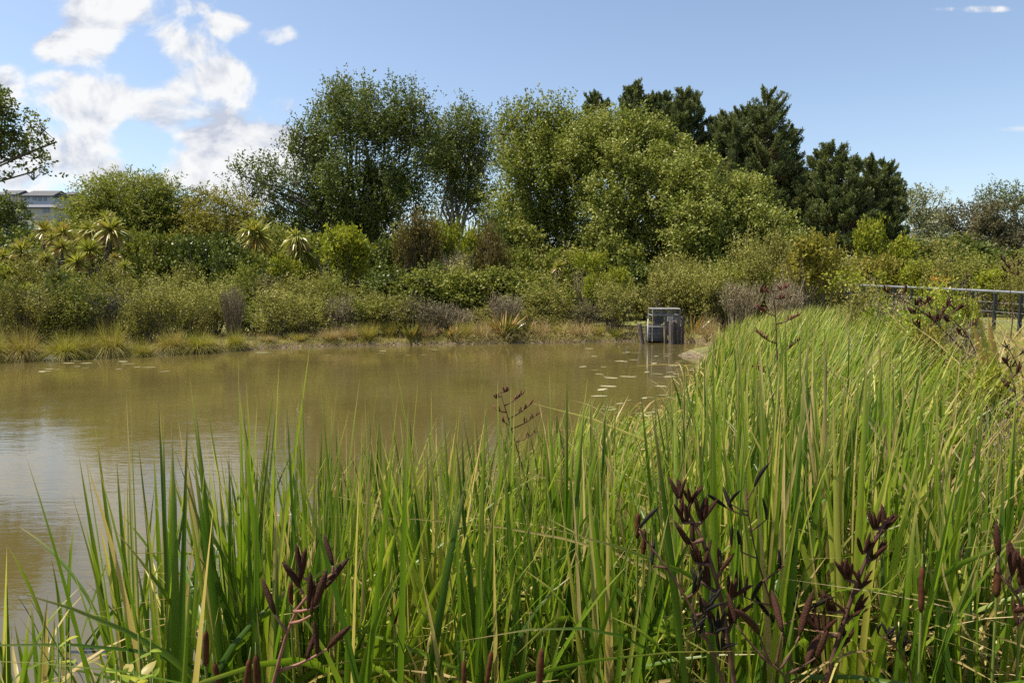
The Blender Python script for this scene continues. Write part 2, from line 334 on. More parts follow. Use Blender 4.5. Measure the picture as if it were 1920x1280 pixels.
al = nd(t,'ShaderNodeMapRange',interpolation_type='SMOOTHSTEP'); al.inputs[1].default_value=0.20; al.inputs[2].default_value=0.80; t.links.new(dens,al.inputs[0])
fm = nd(t,'ShaderNodeMapRange'); fm.inputs[1].default_value=0.06; fm.inputs[2].default_value=0.15; t.links.new(sp.outputs[1],fm.inputs[0])
alpha = math_(t,'MULTIPLY',al.outputs[0],fm.outputs[0])
alpha = math_(t,'MULTIPLY',alpha,0.95)
shade = math_(t,'ADD',math_(t,'MULTIPLY',math_(t,'SUBTRACT',f1,f2),4.5),0.60)
shade = math_(t,'SUBTRACT',shade,math_(t,'MULTIPLY',math_(t,'MAXIMUM',math_(t,'SUBTRACT',dens,1.0),0.0),0.30))
cc = ramp(t,[(0.12,(3.3,3.5,4.1)),(0.45,(4.6,4.7,4.95)),(0.8,(5.6,5.6,5.55))],shade).outputs[0]
hs = nd(t,'ShaderNodeHueSaturation'); hs.inputs['Saturation'].default_value=0.92; hs.inputs['Value'].default_value=1.06; t.links.new(sky.outputs[0],hs.inputs['Color']); skyc = hs.outputs[0]
hz = nd(t,'ShaderNodeMapRange'); hz.inputs[1].default_value=0.0; hz.inputs[2].default_value=0.35; hz.inputs[3].default_value=0.35; hz.inputs[4].default_value=0.0; t.links.new(sp.outputs[2],hz.inputs[0])
fin = mixc(t,skyc,cc,alpha)
t.links.new(fin,bg.inputs[0]); t.links.new(bg.outputs[0],out.inputs[0])
sl = bpy.data.lights.new('sun','SUN'); sl.energy=5.0; sl.angle=math.radians(0.53); sl.color=(1,0.93,0.80)
so = bpy.data.objects.new('sun',sl); C.objects.link(so); so.rotation_euler = Vector(SUN).to_track_quat('Z','Y').to_euler(); so.location=(-20,5,40)

# ------------------------------------------------------------------ foliage generators
COV = 2.1
def foliage(mb, rng, Cc, Rr, cov=3.5, ls=0.16, asp=0.6, per=14, L=0.9, up=0.35, out=0.8, rnd=0.5, droop=0.0, spread=0.13, nsub=22, subr=0.30, shell=0.5, flat=0.0, mi=0, under=0.35, varb=0.0, size_j=0.5, dryp=0.0):
    Cc = np.asarray(Cc,float); Rr = np.asarray(Rr,float)
    area = math.pi*Rr[0]*Rr[2]
    n = int(COV*cov*area/(ls*ls*asp*0.5)); nt = max(6,n//per)
    w = norm(rng.normal(size=(nsub*3,3))); keep = (w[:,2]>-0.45)|(rng.random(len(w))<under); w = w[keep][:nsub]
    r = shell+(1-shell)*rng.random(len(w))**0.6
    sc_ = Cc+Rr*w*r[:,None]*0.86
    k = rng.integers(0,len(w),nt)
    rs = subr*Rr.mean()
    off = rng.normal(size=(nt,3)); off = norm(off)*(rng.random((nt,1))**0.5)
    st = sc_[k]+off*rs*np.array([1,1,0.8])
    subv = rng.normal(size=len(w))*0.16
    wd = norm((st-Cc)/Rr)
    d = norm(out*wd+up*np.array([0,0,1])+rnd*rng.normal(size=(nt,3))+0.4*off)
    Lt = L*(0.5+rng.random(nt))
    tt = rng.random((nt,per))
    pos = st[:,None]+d[:,None]*(Lt[:,None]*tt)[:,:,None]
    pos = pos+rng.normal(size=pos.shape)*spread*(1.15-0.85*tt)[:,:,None]
    pos[:,:,2] -= droop*(tt**2)*Lt[:,None]
    pos = pos.reshape(-1,3); N = len(pos)
    ld = norm(np.repeat(d,per,0)*0.7+rng.normal(size=(N,3))*0.7-np.array([0,0,droop*0.8]))
    nr = norm(0.62*rng.normal(size=(N,3))+np.array([0,0,0.35+flat])+0.8*np.repeat(wd,per,0)+0.4*np.repeat(off,per,0))
    s_ = ls*(1-size_j/2+size_j*rng.random(N))
    var = np.clip(0.5+0.2*rng.normal(size=N)+np.repeat(subv[k],per)+varb,0,1)
    dr = (rng.random(N)<dryp)*1.0
    mb.leaves(pos,ld,nr,s_,s_*asp,var,dr,mi)
    return sc_
def limbs(mb, rng, base, tips, r0, r1=0.02, mi=0, fork=0.35, n=6, wob=0.06):
    base = np.asarray(base,float)
    for tip in tips:
        tip = np.asarray(tip,float); ln = np.linalg.norm(tip-base); ts = np.linspace(0,1,6)
        P = base+(tip-base)*ts[:,None]
        P[:,2] = base[2]+(tip[2]-base[2])*ts**0.85
        P[1:-1] += rng.normal(size=(4,3))*ln*wob*np.array([1,1,0.3])
        mb.tube(P, r0+(r1-r0)*ts**0.8, n, mi)
def tree(name, label, cat, px, Yd, lobes, mat, group=None, trunk_r=0.22, bark='bark', trunks=None, base_py=None, limb_n=3, extra=None, **kw):
    rng = np.random.default_rng(abs(hash((px,Yd,name.count('e'))))%100000 if False else int(px*7+Yd*13)%99991)
    bx = (px-960)/F*Yd; base = np.array([bx, Yd, G(bx,Yd)])
    root = empty(name, base, label, cat, group)
    mb = MB(); tk = MB(); tips=[]
    for lb in lobes:
        lx,ly,rx,ry = lb[:4]; dY = lb[4] if len(lb)>4 else 0; ov = lb[5] if len(lb)>5 else {}
        yy = Yd+dY; kL={**kw,**ov}; c = W(lx,ly+0.6*kL.get('L',.9)*min(1,kL.get('up',.35))/S(yy),yy); Rr = np.array([rx*S(yy), max(rx,ry)*S(yy)*0.8, ry*S(yy)])
        k2 = dict(kw); k2.update(ov)
        sp_ = k2.pop('split',0)
        if sp_ and min(rx,ry)>24:
            sub=[]; w_=norm(rng.normal(size=(sp_*4,3))); chosen=[]
            for q in w_:
                if all(np.dot(q,z_)<0.55 for z_ in chosen): chosen.append(q)
                if len(chosen)>=sp_: break
            for q in chosen:
                k3=dict(k2); k3['nsub']=max(7,k2['nsub']//4); k3['shell']=0.5; k3['cov']=k2['cov']*rng.uniform(0.75,1.15); k3['varb']=k2.get('varb',0)+rng.normal()*0.07
                f_=rng.uniform(0.42,0.6)
                foliage(mb, rng, c+q*Rr*rng.uniform(0.5,0.75), Rr*f_*np.array([1,1,0.85]), **k3); sub.append(c+q*Rr*0.6)
            sub=np.array(sub)
        else: sub = foliage(mb, rng, c, Rr, **k2)
        tips.append((c+np.array([0,0,Rr[2]*0.35]), sub))
    top = max(tips, key=lambda q:q[0][2])[0]
    if trunks is None: trunks=[0.0]
    for off in trunks:
        b0 = base+np.array([off,0,-0.1])
        mid = b0+(top-b0)*0.38+np.array([off*0.6,0,0])
        limbs(tk, rng, b0, [top], trunk_r, 0.03, n=7, wob=0.02)
        for c,sub in tips:
            st = b0+(top-b0)*float(rng.uniform(0.15,0.45)); 
            if np.linalg.norm(c-top)>0.01: limbs(tk, rng, st, [c], trunk_r*0.5, 0.03, n=5)
    for c,sub in tips:
        kk = rng.choice(len(sub), min(limb_n*2,len(sub)), replace=False)
        limbs(tk, rng, c-np.array([0,0,0.3]), sub[kk], trunk_r*0.22, 0.012, n=4, wob=0.05)
    mb.obj('crown', mat if isinstance(mat,list) else M[mat], root, at=base)
    tk.obj('trunk', M[bark], root, smooth=True, at=base)
    return root

# ---- tall trees -----------------------------------------------------------------
POP = dict(cov=2.3, ls=0.18, asp=0.62, per=22, L=1.9, up=1.0, out=0.6, rnd=0.35, spread=0.22, nsub=30, subr=0.30, split=8)
tree('poplar_tree','tall dark green poplar with ragged spiky top, left of centre','tree',690,52,
 [(640,215,36,58,.5),(697,225,32,62,-1),(762,225,34,60,1),(594,280,28,56,1),(550,325,22,48,.5,dict(cov=1.6)),(512,345,22,42,0,dict(cov=1.3)),(474,345,22,40,0,dict(cov=1.3)),(800,290,22,58,0,dict(cov=1.5)),(640,330,40,46,-1.5),(702,335,38,50,.5),(755,325,34,50,-1),(600,370,34,46,1),(560,400,40,34,1,dict(cov=1.6)),(660,400,44,44,0),(720,400,36,44,-.5,dict(cov=1.6)),(780,375,26,44,1,dict(cov=1.1)),(640,435,70,26,2),(500,400,36,28,1,dict(cov=1.2)),(740,430,34,22,1.5,dict(cov=1.2)),(630,165,12,20,0,dict(cov=1.9,nsub=10,subr=0.5,spread=0.14,L=1.3,up=1.6)),(655,170,11,18,1,dict(cov=1.9,nsub=10,subr=0.5,spread=0.14,L=1.3,up=1.6)),(690,172,11,20,0,dict(cov=1.9,nsub=10,subr=0.5,spread=0.14,L=1.3,up=1.6)),(600,205,11,24,1,dict(cov=1.9,nsub=10,subr=0.5,spread=0.14,L=1.3,up=1.6)),(738,172,11,20,0,dict(cov=1.9,nsub=10,subr=0.5,spread=0.14,L=1.3,up=1.6)),(770,178,11,22,-1,dict(cov=1.9,nsub=10,subr=0.5,spread=0.14,L=1.3,up=1.6)),(800,215,10,24,0,dict(cov=1.9,nsub=10,subr=0.5,spread=0.14,L=1.3,up=1.6)),(545,268,10,24,0,dict(cov=1.9,nsub=10,subr=0.5,spread=0.14,L=1.3,up=1.6)),(572,245,10,24,0,dict(cov=1.9,nsub=10,subr=0.5,spread=0.14,L=1.3,up=1.6)),(453,315,9,18,0,dict(cov=1.9,nsub=10,subr=0.5,spread=0.14,L=1.3,up=1.6)),(480,312,9,16,0,dict(cov=1.9,nsub=10,subr=0.5,spread=0.14,L=1.3,up=1.6)),(512,310,9,18,0,dict(cov=1.9,nsub=10,subr=0.5,spread=0.14,L=1.3,up=1.6)),(815,250,9,22,0,dict(cov=1.9,nsub=10,subr=0.5,spread=0.14,L=1.3,up=1.6))],
 'poplar',trunk_r=0.26,trunks=[-0.8,0.7],**POP)
tree('slim_poplar_tree','slim open poplar with pale forked trunk beside the tall dark poplar','tree',850,56,
 [(865,245,40,42),(905,290,22,50,1,dict(cov=1.6)),(850,300,50,42),(820,265,26,36,1,dict(cov=1.5)),(885,340,44,36,0,dict(cov=1.8)),(830,355,32,30,1,dict(cov=1.2)),(905,375,26,26,1,dict(cov=1.2)),(800,410,22,30,2,dict(cov=1.3)),(855,400,26,20,2,dict(cov=.6)),(832,225,10,24,0,dict(cov=1.9,nsub=10,subr=0.5,spread=0.14,L=1.3,up=1.6)),(858,210,10,20,0,dict(cov=1.9,nsub=10,subr=0.5,spread=0.14,L=1.3,up=1.6)),(886,224,10,22,0,dict(cov=1.9,nsub=10,subr=0.5,spread=0.14,L=1.3,up=1.6)),(905,250,9,24,0,dict(cov=1.9,nsub=10,subr=0.5,spread=0.14,L=1.3,up=1.6)),(925,240,8,22,0,dict(cov=1.9,nsub=10,subr=0.5,spread=0.14,L=1.3,up=1.6))],
 'poplar',trunk_r=0.22,bark='barkpale',trunks=[-0.5,0.5],**{**POP,'varb':0.12})
tree('bright_poplar_tree','bright yellow-green poplar with spiky shoots on the left flank of the big willow','tree',1010,49,
 [(1000,250,44,40),(1050,252,42,42,1),(955,270,28,52,1,dict(cov=1.7)),(1020,310,70,56,-1),(985,390,56,56),(1060,390,54,56),(950,350,24,50,1,dict(cov=1.6)),(1000,450,62,46,1),(1075,455,40,40,1),(942,238,10,26,0,dict(cov=1.9,nsub=10,subr=0.5,spread=0.14,L=1.3,up=1.6)),(962,222,10,24,0,dict(cov=1.9,nsub=10,subr=0.5,spread=0.14,L=1.3,up=1.6)),(986,204,11,24,0,dict(cov=1.9,nsub=10,subr=0.5,spread=0.14,L=1.3,up=1.6)),(1008,202,10,22,0,dict(cov=1.9,nsub=10,subr=0.5,spread=0.14,L=1.3,up=1.6)),(1036,200,11,22,0,dict(cov=1.9,nsub=10,subr=0.5,spread=0.14,L=1.3,up=1.6)),(1062,210,10,22,0,dict(cov=1.9,nsub=10,subr=0.5,spread=0.14,L=1.3,up=1.6))],
 'willow',trunk_r=0.28,**{**POP,'varb':-0.08})
WIL = dict(cov=2.5, ls=0.175, asp=0.62, per=16, L=0.95, up=0.45, out=0.7, rnd=0.45, spread=0.17, nsub=36, subr=0.34, droop=0.1, shell=0.62, split=8)
tree('willow_tree','broad rounded pale green willow, largest crown in the middle of the trees','tree',1180,46,
 [(1130,254,75,44,2),(1200,264,66,46,2),(1090,300,60,56,1),(1190,320,80,52),(1250,300,48,50,2),(1140,385,62,50,-1),(1230,385,70,50,-1),(1165,450,70,42,0),(1255,450,60,44,0),(1110,470,50,40,1),(1210,490,80,30,1),(1120,495,70,26,3),(1260,505,60,22,3),(1060,490,60,26,4)],
 'willow',trunk_r=0.4,trunks=[-0.6,0.5],**WIL)
tree('spreading_willow_tree','low spreading pale willow sloping down to the right below the dark pines','tree',1330,43,
 [(1290,330,52,44,1),(1335,365,56,44),(1390,370,52,40,1),(1310,420,64,46,-1),(1400,420,58,40),(1455,425,36,32,1),(1345,470,64,34),(1440,460,56,30,0),(1480,452,34,22,1),(1290,480,46,30),(1350,495,70,22,2),(1430,480,60,22,3)],
 'willow',trunk_r=0.3,**WIL)
def pine(label, px, Yd, spires, seed, name='pine_tree', brown=0.45, group=None):
    """spires: (px_top, py_top, py_low, half width px, dY)"""
    rng=np.random.default_rng(seed); bx=(px-960)/F*Yd; base=np.array([bx,Yd,G(bx,Yd)])
    root=empty(name,base,label,'tree',group); nb=MB(); tk=MB()
    for (sx,sy,lo,hw,dY) in spires:
        yy=Yd+dY; top=W(sx,sy,yy); low=W(sx,lo,yy); H=top[2]-low[2]; R=hw*S(yy)
        ax0=np.array([top[0],yy,low[2]]); g0=np.array([base[0]*0.3+top[0]*0.7,yy,G(top[0],yy)])
        limbs(tk,rng,g0,[top],0.06+0.018*H,0.02,n=6,wob=0.008)
        nbr=int(20+H*10)
        for b in range(nbr):
            tt=1-rng.random()**0.8 if b>4 else 0.97-0.02*b
            tt=min(tt,0.985)
            prof=(1-tt)**0.48*(1 if tt>0.25 else 0.8)
            L=R*prof*rng.uniform(0.55,1.12)+0.35
            a=rng.uniform(0,6.283); dh=np.array([math.cos(a),math.sin(a),0]); p0=ax0+np.array([0,0,H*tt])
            rise=rng.uniform(0.15,0.55)+0.5*tt; droopm=rng.uniform(-0.1,0.1)
            u_=np.linspace(0,1,7)[:,None]; cur=p0+dh*L*u_+np.array([0,0,1])*L*(rise*u_**1.7+droopm*u_)
            tk.tube(cur,np.linspace(0.05+0.01*L,0.012,7),4,cap=False)
            m=int(60+165*L); q=0.18+0.82*rng.random(m)**0.75
            pos=np.array([[np.interp(v_,u_[:,0],cur[:,k]) for k in range(3)] for v_ in q])
            # side shoots turn up in candles
            sh=rng.integers(0,max(3,int(L*4)),m); sv=np.random.default_rng(b+seed*100).normal(size=(64,3))*np.array([1,1,0.35]); so=sv[sh%64]
            pos=pos+so*(0.10+0.13*L*0.5)*rng.random((m,1))+np.array([0,0,1])*rng.random((m,1))*0.30
            d=norm(dh*0.35+so*0.25+np.array([0,0,0.75])+rng.normal(size=(m,3))*0.35); nr=norm(rng.normal(size=(m,3))+dh*0.7+np.array([0,0,0.3]))
            ls=rng.uniform(0.17,0.30,m); bad=(q<0.55)&(tt<brown)&(rng.random(m)<0.85)
            var=np.clip(rng.normal(0.5,0.2,m)+rng.normal()*0.15,0,1)
            for mi,kk in ((0,~bad),(1,bad)):
                if kk.sum(): nb.leaves(pos[kk],d[kk],nr[kk],ls[kk],ls[kk]*0.36,var[kk],0.0,mi)
    nb.obj('crown',[M['pine'],M['pine_brown']],root,at=base); tk.obj('trunk',M['bark'],root,smooth=True,at=base)
pine('largest dark pine with brown dead lower branches behind the pale willow',1420,66,[(1438,182,480,66,0),(1395,215,480,56,2),(1345,232,480,62,3),(1465,290,480,62,1),(1312,262,470,50,4),(1500,370,480,40,1),(1375,240,480,60,0),(1420,225,480,50,3),(1405,205,480,48,2),(1360,222,480,50,1),(1478,250,480,46,0),(1515,350,480,36,-1)],1,brown=0.70)
pine('round-topped dark green pine right of the largest pine',1560,62,[(1562,278,490,46,0),(1538,292,490,44,1),(1590,298,490,48,-1),(1512,340,490,46,2)],2,'round_pine_tree',0.35)
pine('narrow dark pine with twin pointed tops at the right end of the pines',1645,62,[(1642,302,490,34,0),(1662,312,490,28,0.6),(1677,345,480,26,-0.5),(1625,350,490,40,1)],3,'narrow_pine_tree',0.2)
pine('small dark pine tip poking up behind the left top of the willow',1117,70,[(1112,186,330,26,0),(1132,194,330,20,1)],4)
pine('pointed dark pine tip standing highest behind the willow crown',1190,70,[(1190,160,330,30,0),(1181,172,330,24,1)],5)
pine('small dark pine tops between the pointed tip and the largest pine',1235,70,[(1244,182,330,24,0),(1222,186,330,30,1)],6)
pine('dark pine with feathery top left of the largest pine',1285,68,[(1281,176,350,30,0),(1302,186,350,26,1),(1262,196,350,30,1)],7)
PIN = dict(cov=2.3, ls=0.30, asp=0.30, per=16, L=1.3, up=0.9, out=0.75, rnd=0.3, spread=0.17, nsub=36, subr=0.20)
tree('plane_tree','leafy branches of a tree hanging in at the left edge above the houses','tree',-190,26,
 [(6,205,36,42,0,dict(cov=1.0)),(-50,240,70,90),(24,255,46,36,0,dict(cov=.95)),(75,240,22,18,0,dict(cov=.9)),(5,285,36,22,0,dict(cov=.8)),(64,285,24,16,0,dict(cov=.7)),(62,322,14,10,0,dict(cov=.6)),(-30,315,26,16,0,dict(cov=.8)),(-120,200,100,120),(-150,320,70,60)],
 'poplar',trunk_r=0.12,**{**POP,'ls':0.13,'L':0.7,'spread':0.10,'up':0.2,'droop':0.2,'nsub':16,'cov':1.0})
# ---- distant trees on the right ---------------------------------------------------
DIS = dict(cov=1.7, ls=0.32, asp=0.5, per=12, L=1.3, up=0.5, out=0.6, rnd=0.5, spread=0.3, nsub=14, subr=0.26)
tree('pale_tree','pale airy tree rising beside the right end of the dark pines','tree',1725,85,[(1730,368,26,16),(1745,395,26,16,0,dict(cov=.7)),(1712,395,26,20),(1725,425,46,22),(1735,455,40,26)],'pale',trunk_r=0.25,bark='barkpale',**DIS)
tree('thin_tree','thin grey-brown tree with see-through crown right of the pale airy tree','tree',1790,92,[(1785,400,40,14),(1800,425,42,20),(1770,440,34,26,0,dict(cov=.8)),(1815,450,36,24,0,dict(cov=.8)),(1790,470,46,24)],'greybrown',trunk_r=0.2,**DIS)
tree('thin_tree','flat-topped grey tree in the middle of the far right trees','tree',1840,95,[(1815,392,20,10),(1845,398,26,14),(1850,425,42,26),(1840,460,46,30)],'greybrown',trunk_r=0.2,**DIS)
tree('thin_tree','bushy grey-brown tree below the two open pines at the right edge','tree',1890,88,[(1880,405,40,24,0,dict(cov=1.8)),(1905,440,46,34,0,dict(cov=2)),(1860,450,40,36,0,dict(cov=2)),(1890,480,60,30,0,dict(cov=2.2))],'greybrown',trunk_r=0.25,**DIS)
tree('open_pine_tree','open dark pine with bare trunk, left one of two at the right edge','tree',1866,100,[(1866,352,16,8),(1855,366,18,8),(1878,366,12,6),(1850,382,22,8),(1872,385,14,6)],'pine',trunk_r=0.2,**{**DIS,'cov':1.5,'nsub':8})
tree('open_pine_tree','open dark pine with bare trunk cut by the right edge','tree',1908,98,[(1908,352,16,8),(1890,368,16,7),(1915,372,22,9),(1900,386,26,9),(1925,392,18,8)],'pine',trunk_r=0.2,**{**DIS,'cov':1.6,'nsub':8})
tree('dark_tree','dark green bushy tree under the far right trees','tree',1775,75,[(1760,478,40,26,0,dict(cov=2.2)),(1800,470,34,26,0,dict(cov=2.2)),(1850,490,36,24,0,dict(cov=2.2))],'dark',trunk_r=0.2,**DIS)
tree('dark_tree','small dark tree in front of the pale houses at the left edge','tree',14,50,[(14,388,22,18),(32,402,18,18),(4,412,30,22),(26,425,30,20),(-12,395,24,22)],'dark',trunk_r=0.15,cov=1.6,ls=0.2,asp=.6,per=12,L=0.7,up=.5,out=.6,rnd=.5,spread=.14,nsub=16,subr=.3)
# ---- left willows ------------------------------------------------------------------
LW = dict(cov=2.0, ls=0.20, asp=0.34, per=20, L=1.5, up=0.5, out=0.5, rnd=0.4, spread=0.17, nsub=24, subr=0.36, droop=0.45)
tree('fine_willow_tree','light green fine-leaved willow right beside the pale houses','tree',170,44,[(172,378,30,26),(200,352,32,30),(168,408,40,30,-1),(210,395,42,40),(190,440,54,34)],'willow_fine',trunk_r=0.18,**LW)
tree('fine_willow_tree','feathery willow with the highest top of the left thicket','tree',250,47,[(235,345,42,26),(275,355,34,30),(225,385,50,34),(285,395,46,38),(255,430,70,36)],'willow_fine',trunk_r=0.18,**{**LW,'varb':-0.1})
tree('fine_willow_tree','upright feathery willow at the right end of the left thicket top','tree',325,47,[(318,352,28,22),(330,385,30,34),(305,410,44,40),(340,430,40,40)],'willow_fine',trunk_r=0.16,**{**LW,'varb':-0.14})
tree('golden_tree','yellow-green sapling with a loose pointed top beneath the cloud gap','tree',378,46,[(372,362,18,16),(378,385,26,24),(370,420,36,34),(395,440,36,30)],'gold',trunk_r=0.12,**{**LW,'varb':-0.1,'cov':1.7})
tree('golden_tree','yellow-green sapling left of the dark poplar','tree',430,45,[(422,372,24,16),(432,392,34,26),(415,420,40,34),(450,420,26,34)],'gold',trunk_r=0.12,**{**LW,'cov':1.9})

# ------------------------------------------------------------------ shrubs
def shrub_proto(name, kind, seed):
    rng = np.random.default_rng(seed); mb = MB(); st = MB()
    root = bpy.data.objects.new(name, None); C.objects.link(root); root['category']='shrub'
    def lob(n, spec, **kw):
        for i in range(n):
            a = rng.uniform(0,6.28); r = rng.uniform(0.05,spec[0]); z = rng.uniform(*spec[1]); rr = rng.uniform(*spec[2])
            foliage(mb, rng, (r*math.cos(a), r*math.sin(a), z), np.array([rr,rr,rr*spec[3]]), **kw)
    mat = {'grey':'greygreen','twig':'twiggy','olive':'olive','round':'dark','roundmid':'mid','upright':'bronze','limeround':'lime','flat':'lime','goldround':'gold','willow':'greygreen','weed':'weed'}[kind]
    if kind=='grey': mat=['greygreen','greygreen','greygreen','willow_fine','mid','greybrown'][(seed%10)%6]
    if kind in ('grey','olive','willow'):
        lob(6,(0.40,(0.08,0.45),(0.12,0.22),1.1), cov=0.55, ls=0.034, asp=0.6, per=14, L=0.26, up=0.9, out=0.4, rnd=0.4, spread=0.03, nsub=9, subr=0.5, shell=0.1, under=1)
        lob(10,(0.38,(0.35,0.86),(0.10,0.20),1.25), cov=0.9, ls=0.034, asp=0.6, per=14, L=0.30, up=1.0, out=0.35, rnd=0.38, spread=0.028, nsub=9, subr=0.45, shell=0.1)
        ns=26
    elif kind=='twig':
        lob(5,(0.3,(0.4,0.75),(0.15,0.24),1.1), cov=0.22, ls=0.034, asp=0.4, per=10, L=0.24, up=0.8, out=0.4, rnd=0.35, spread=0.03, nsub=10, subr=0.4, shell=0.2)
        ns=110
    elif kind in ('round','roundmid'):
        lob(10,(0.28,(0.34,0.72),(0.20,0.28),1.0), cov=1.7, ls=0.046, asp=0.7, per=12, L=0.12, up=0.4, out=0.7, rnd=0.5, spread=0.04, nsub=14, subr=0.35, shell=0.5)
        ns=14
    elif kind=='upright':
        for i in range(14):
            a = rng.uniform(0,6.28); r = rng.uniform(0.0,0.36); z = rng.uniform(0.55,0.88)-r*0.35
            foliage(mb, rng, (r*math.cos(a), r*math.sin(a), z), np.array([0.11,0.11,0.22]), cov=1.6, ls=0.05, asp=0.35, per=14, L=0.26, up=1.3, out=0.35, rnd=0.25, spread=0.022, nsub=9, subr=0.5, shell=0.1, under=1)
        ns=46
    elif kind in ('limeround','goldround'):
        lob(10,(0.32,(0.5,0.82),(0.15,0.22),0.9), cov=1.5, ls=0.05, asp=0.55, per=10, L=0.14, up=0.8, out=0.5, rnd=0.4, spread=0.03, nsub=12, subr=0.35, shell=0.3)
        ns=30
    elif kind=='flat':
        lob(9,(0.42,(0.84,0.92),(0.12,0.18),0.4), cov=2.2, ls=0.05, asp=0.6, per=9, L=0.09, up=0.9, out=0.4, rnd=0.4, spread=0.03, nsub=10, subr=0.4, shell=0.3)
        ns=60
    elif kind=='weed':
        lob(9,(0.38,(0.3,0.8),(0.14,0.22),1.0), cov=0.75, ls=0.030, asp=0.62, per=7, L=0.2, up=0.6, out=0.5, rnd=0.5, spread=0.05, nsub=8, subr=0.4, shell=0.2, dryp=0.05)
        ns=22
    mb.obj('foliage', M[mat], root)
    spread = {'upright':0.34,'flat':0.42}.get(kind,0.42)
    for i in range(ns):
        a = rng.uniform(0,6.28); r = spread*math.sqrt(rng.random()); h = rng.uniform(0.6,0.98 if kind in('twig','upright') else 0.85)
        b0 = np.array([0.25*r*math.cos(a),0.25*r*math.sin(a),-0.03]); tip = np.array([r*math.cos(a),r*math.sin(a),h])
        P = b0+(tip-b0)*np.linspace(0,1,5)[:,None]; P[1:-1]+=rng.normal(size=(3,3))*0.03
        st.tube(P, np.linspace(0.011,0.003,5), 4, var=rng.random())
        if kind=='twig':
            for j in range(3):
                q=P[rng.integers(1,4)]; st.tube([q,q+rng.normal(size=3)*0.06+np.array([0,0,0.13])],[0.0045,0.002],3,var=rng.random(),cap=False)
    st.obj('stems', M['twiggy'] if kind in('twig','flat') else M['bark'], root)
    return root
PROTO = {}
for i,(k,nv,nm) in enumerate([('grey',6,'grey_green_shrub'),('olive',4,'olive_shrub'),('twig',2,'twiggy_shrub'),('round',3,'dark_round_shrub'),('roundmid',3,'leafy_shrub'),('upright',2,'brushy_shrub'),('limeround',2,'lime_shrub'),('flat',1,'flat_topped_shrub'),('goldround',2,'golden_shrub'),('weed',2,'weedy_shrub')]):
    PROTO[k] = [shrub_proto(nm,k,100+i*10+j) for j in range(nv)]
USED = {}
def shrub(kind, px, top, wpx, Yd, label, group=None, sink=0.0, deep=None):
    pr = PROTO[kind]; i = USED.get(kind,0); USED[kind]=i+1
    x = (px-960)/F*Yd; z = G(x,Yd)-sink
    h = (CAMZ-(top-HOR)*Yd/F)-z
    wd = wpx*S(Yd)/0.92
    s = (wd, wd if deep is None else deep, max(h,0.2)/0.97)
    rz = random.uniform(0,6.28)
    src = pr[i%len(pr)]
    if i<len(pr):
        src.location=(x,Yd,z); src.rotation_euler=(0,0,rz); src.scale=s; src['label']=label
        if group: src['group']=group
        return src
    return copy_thing(src,(x,Yd,z),rz,s,label,group)
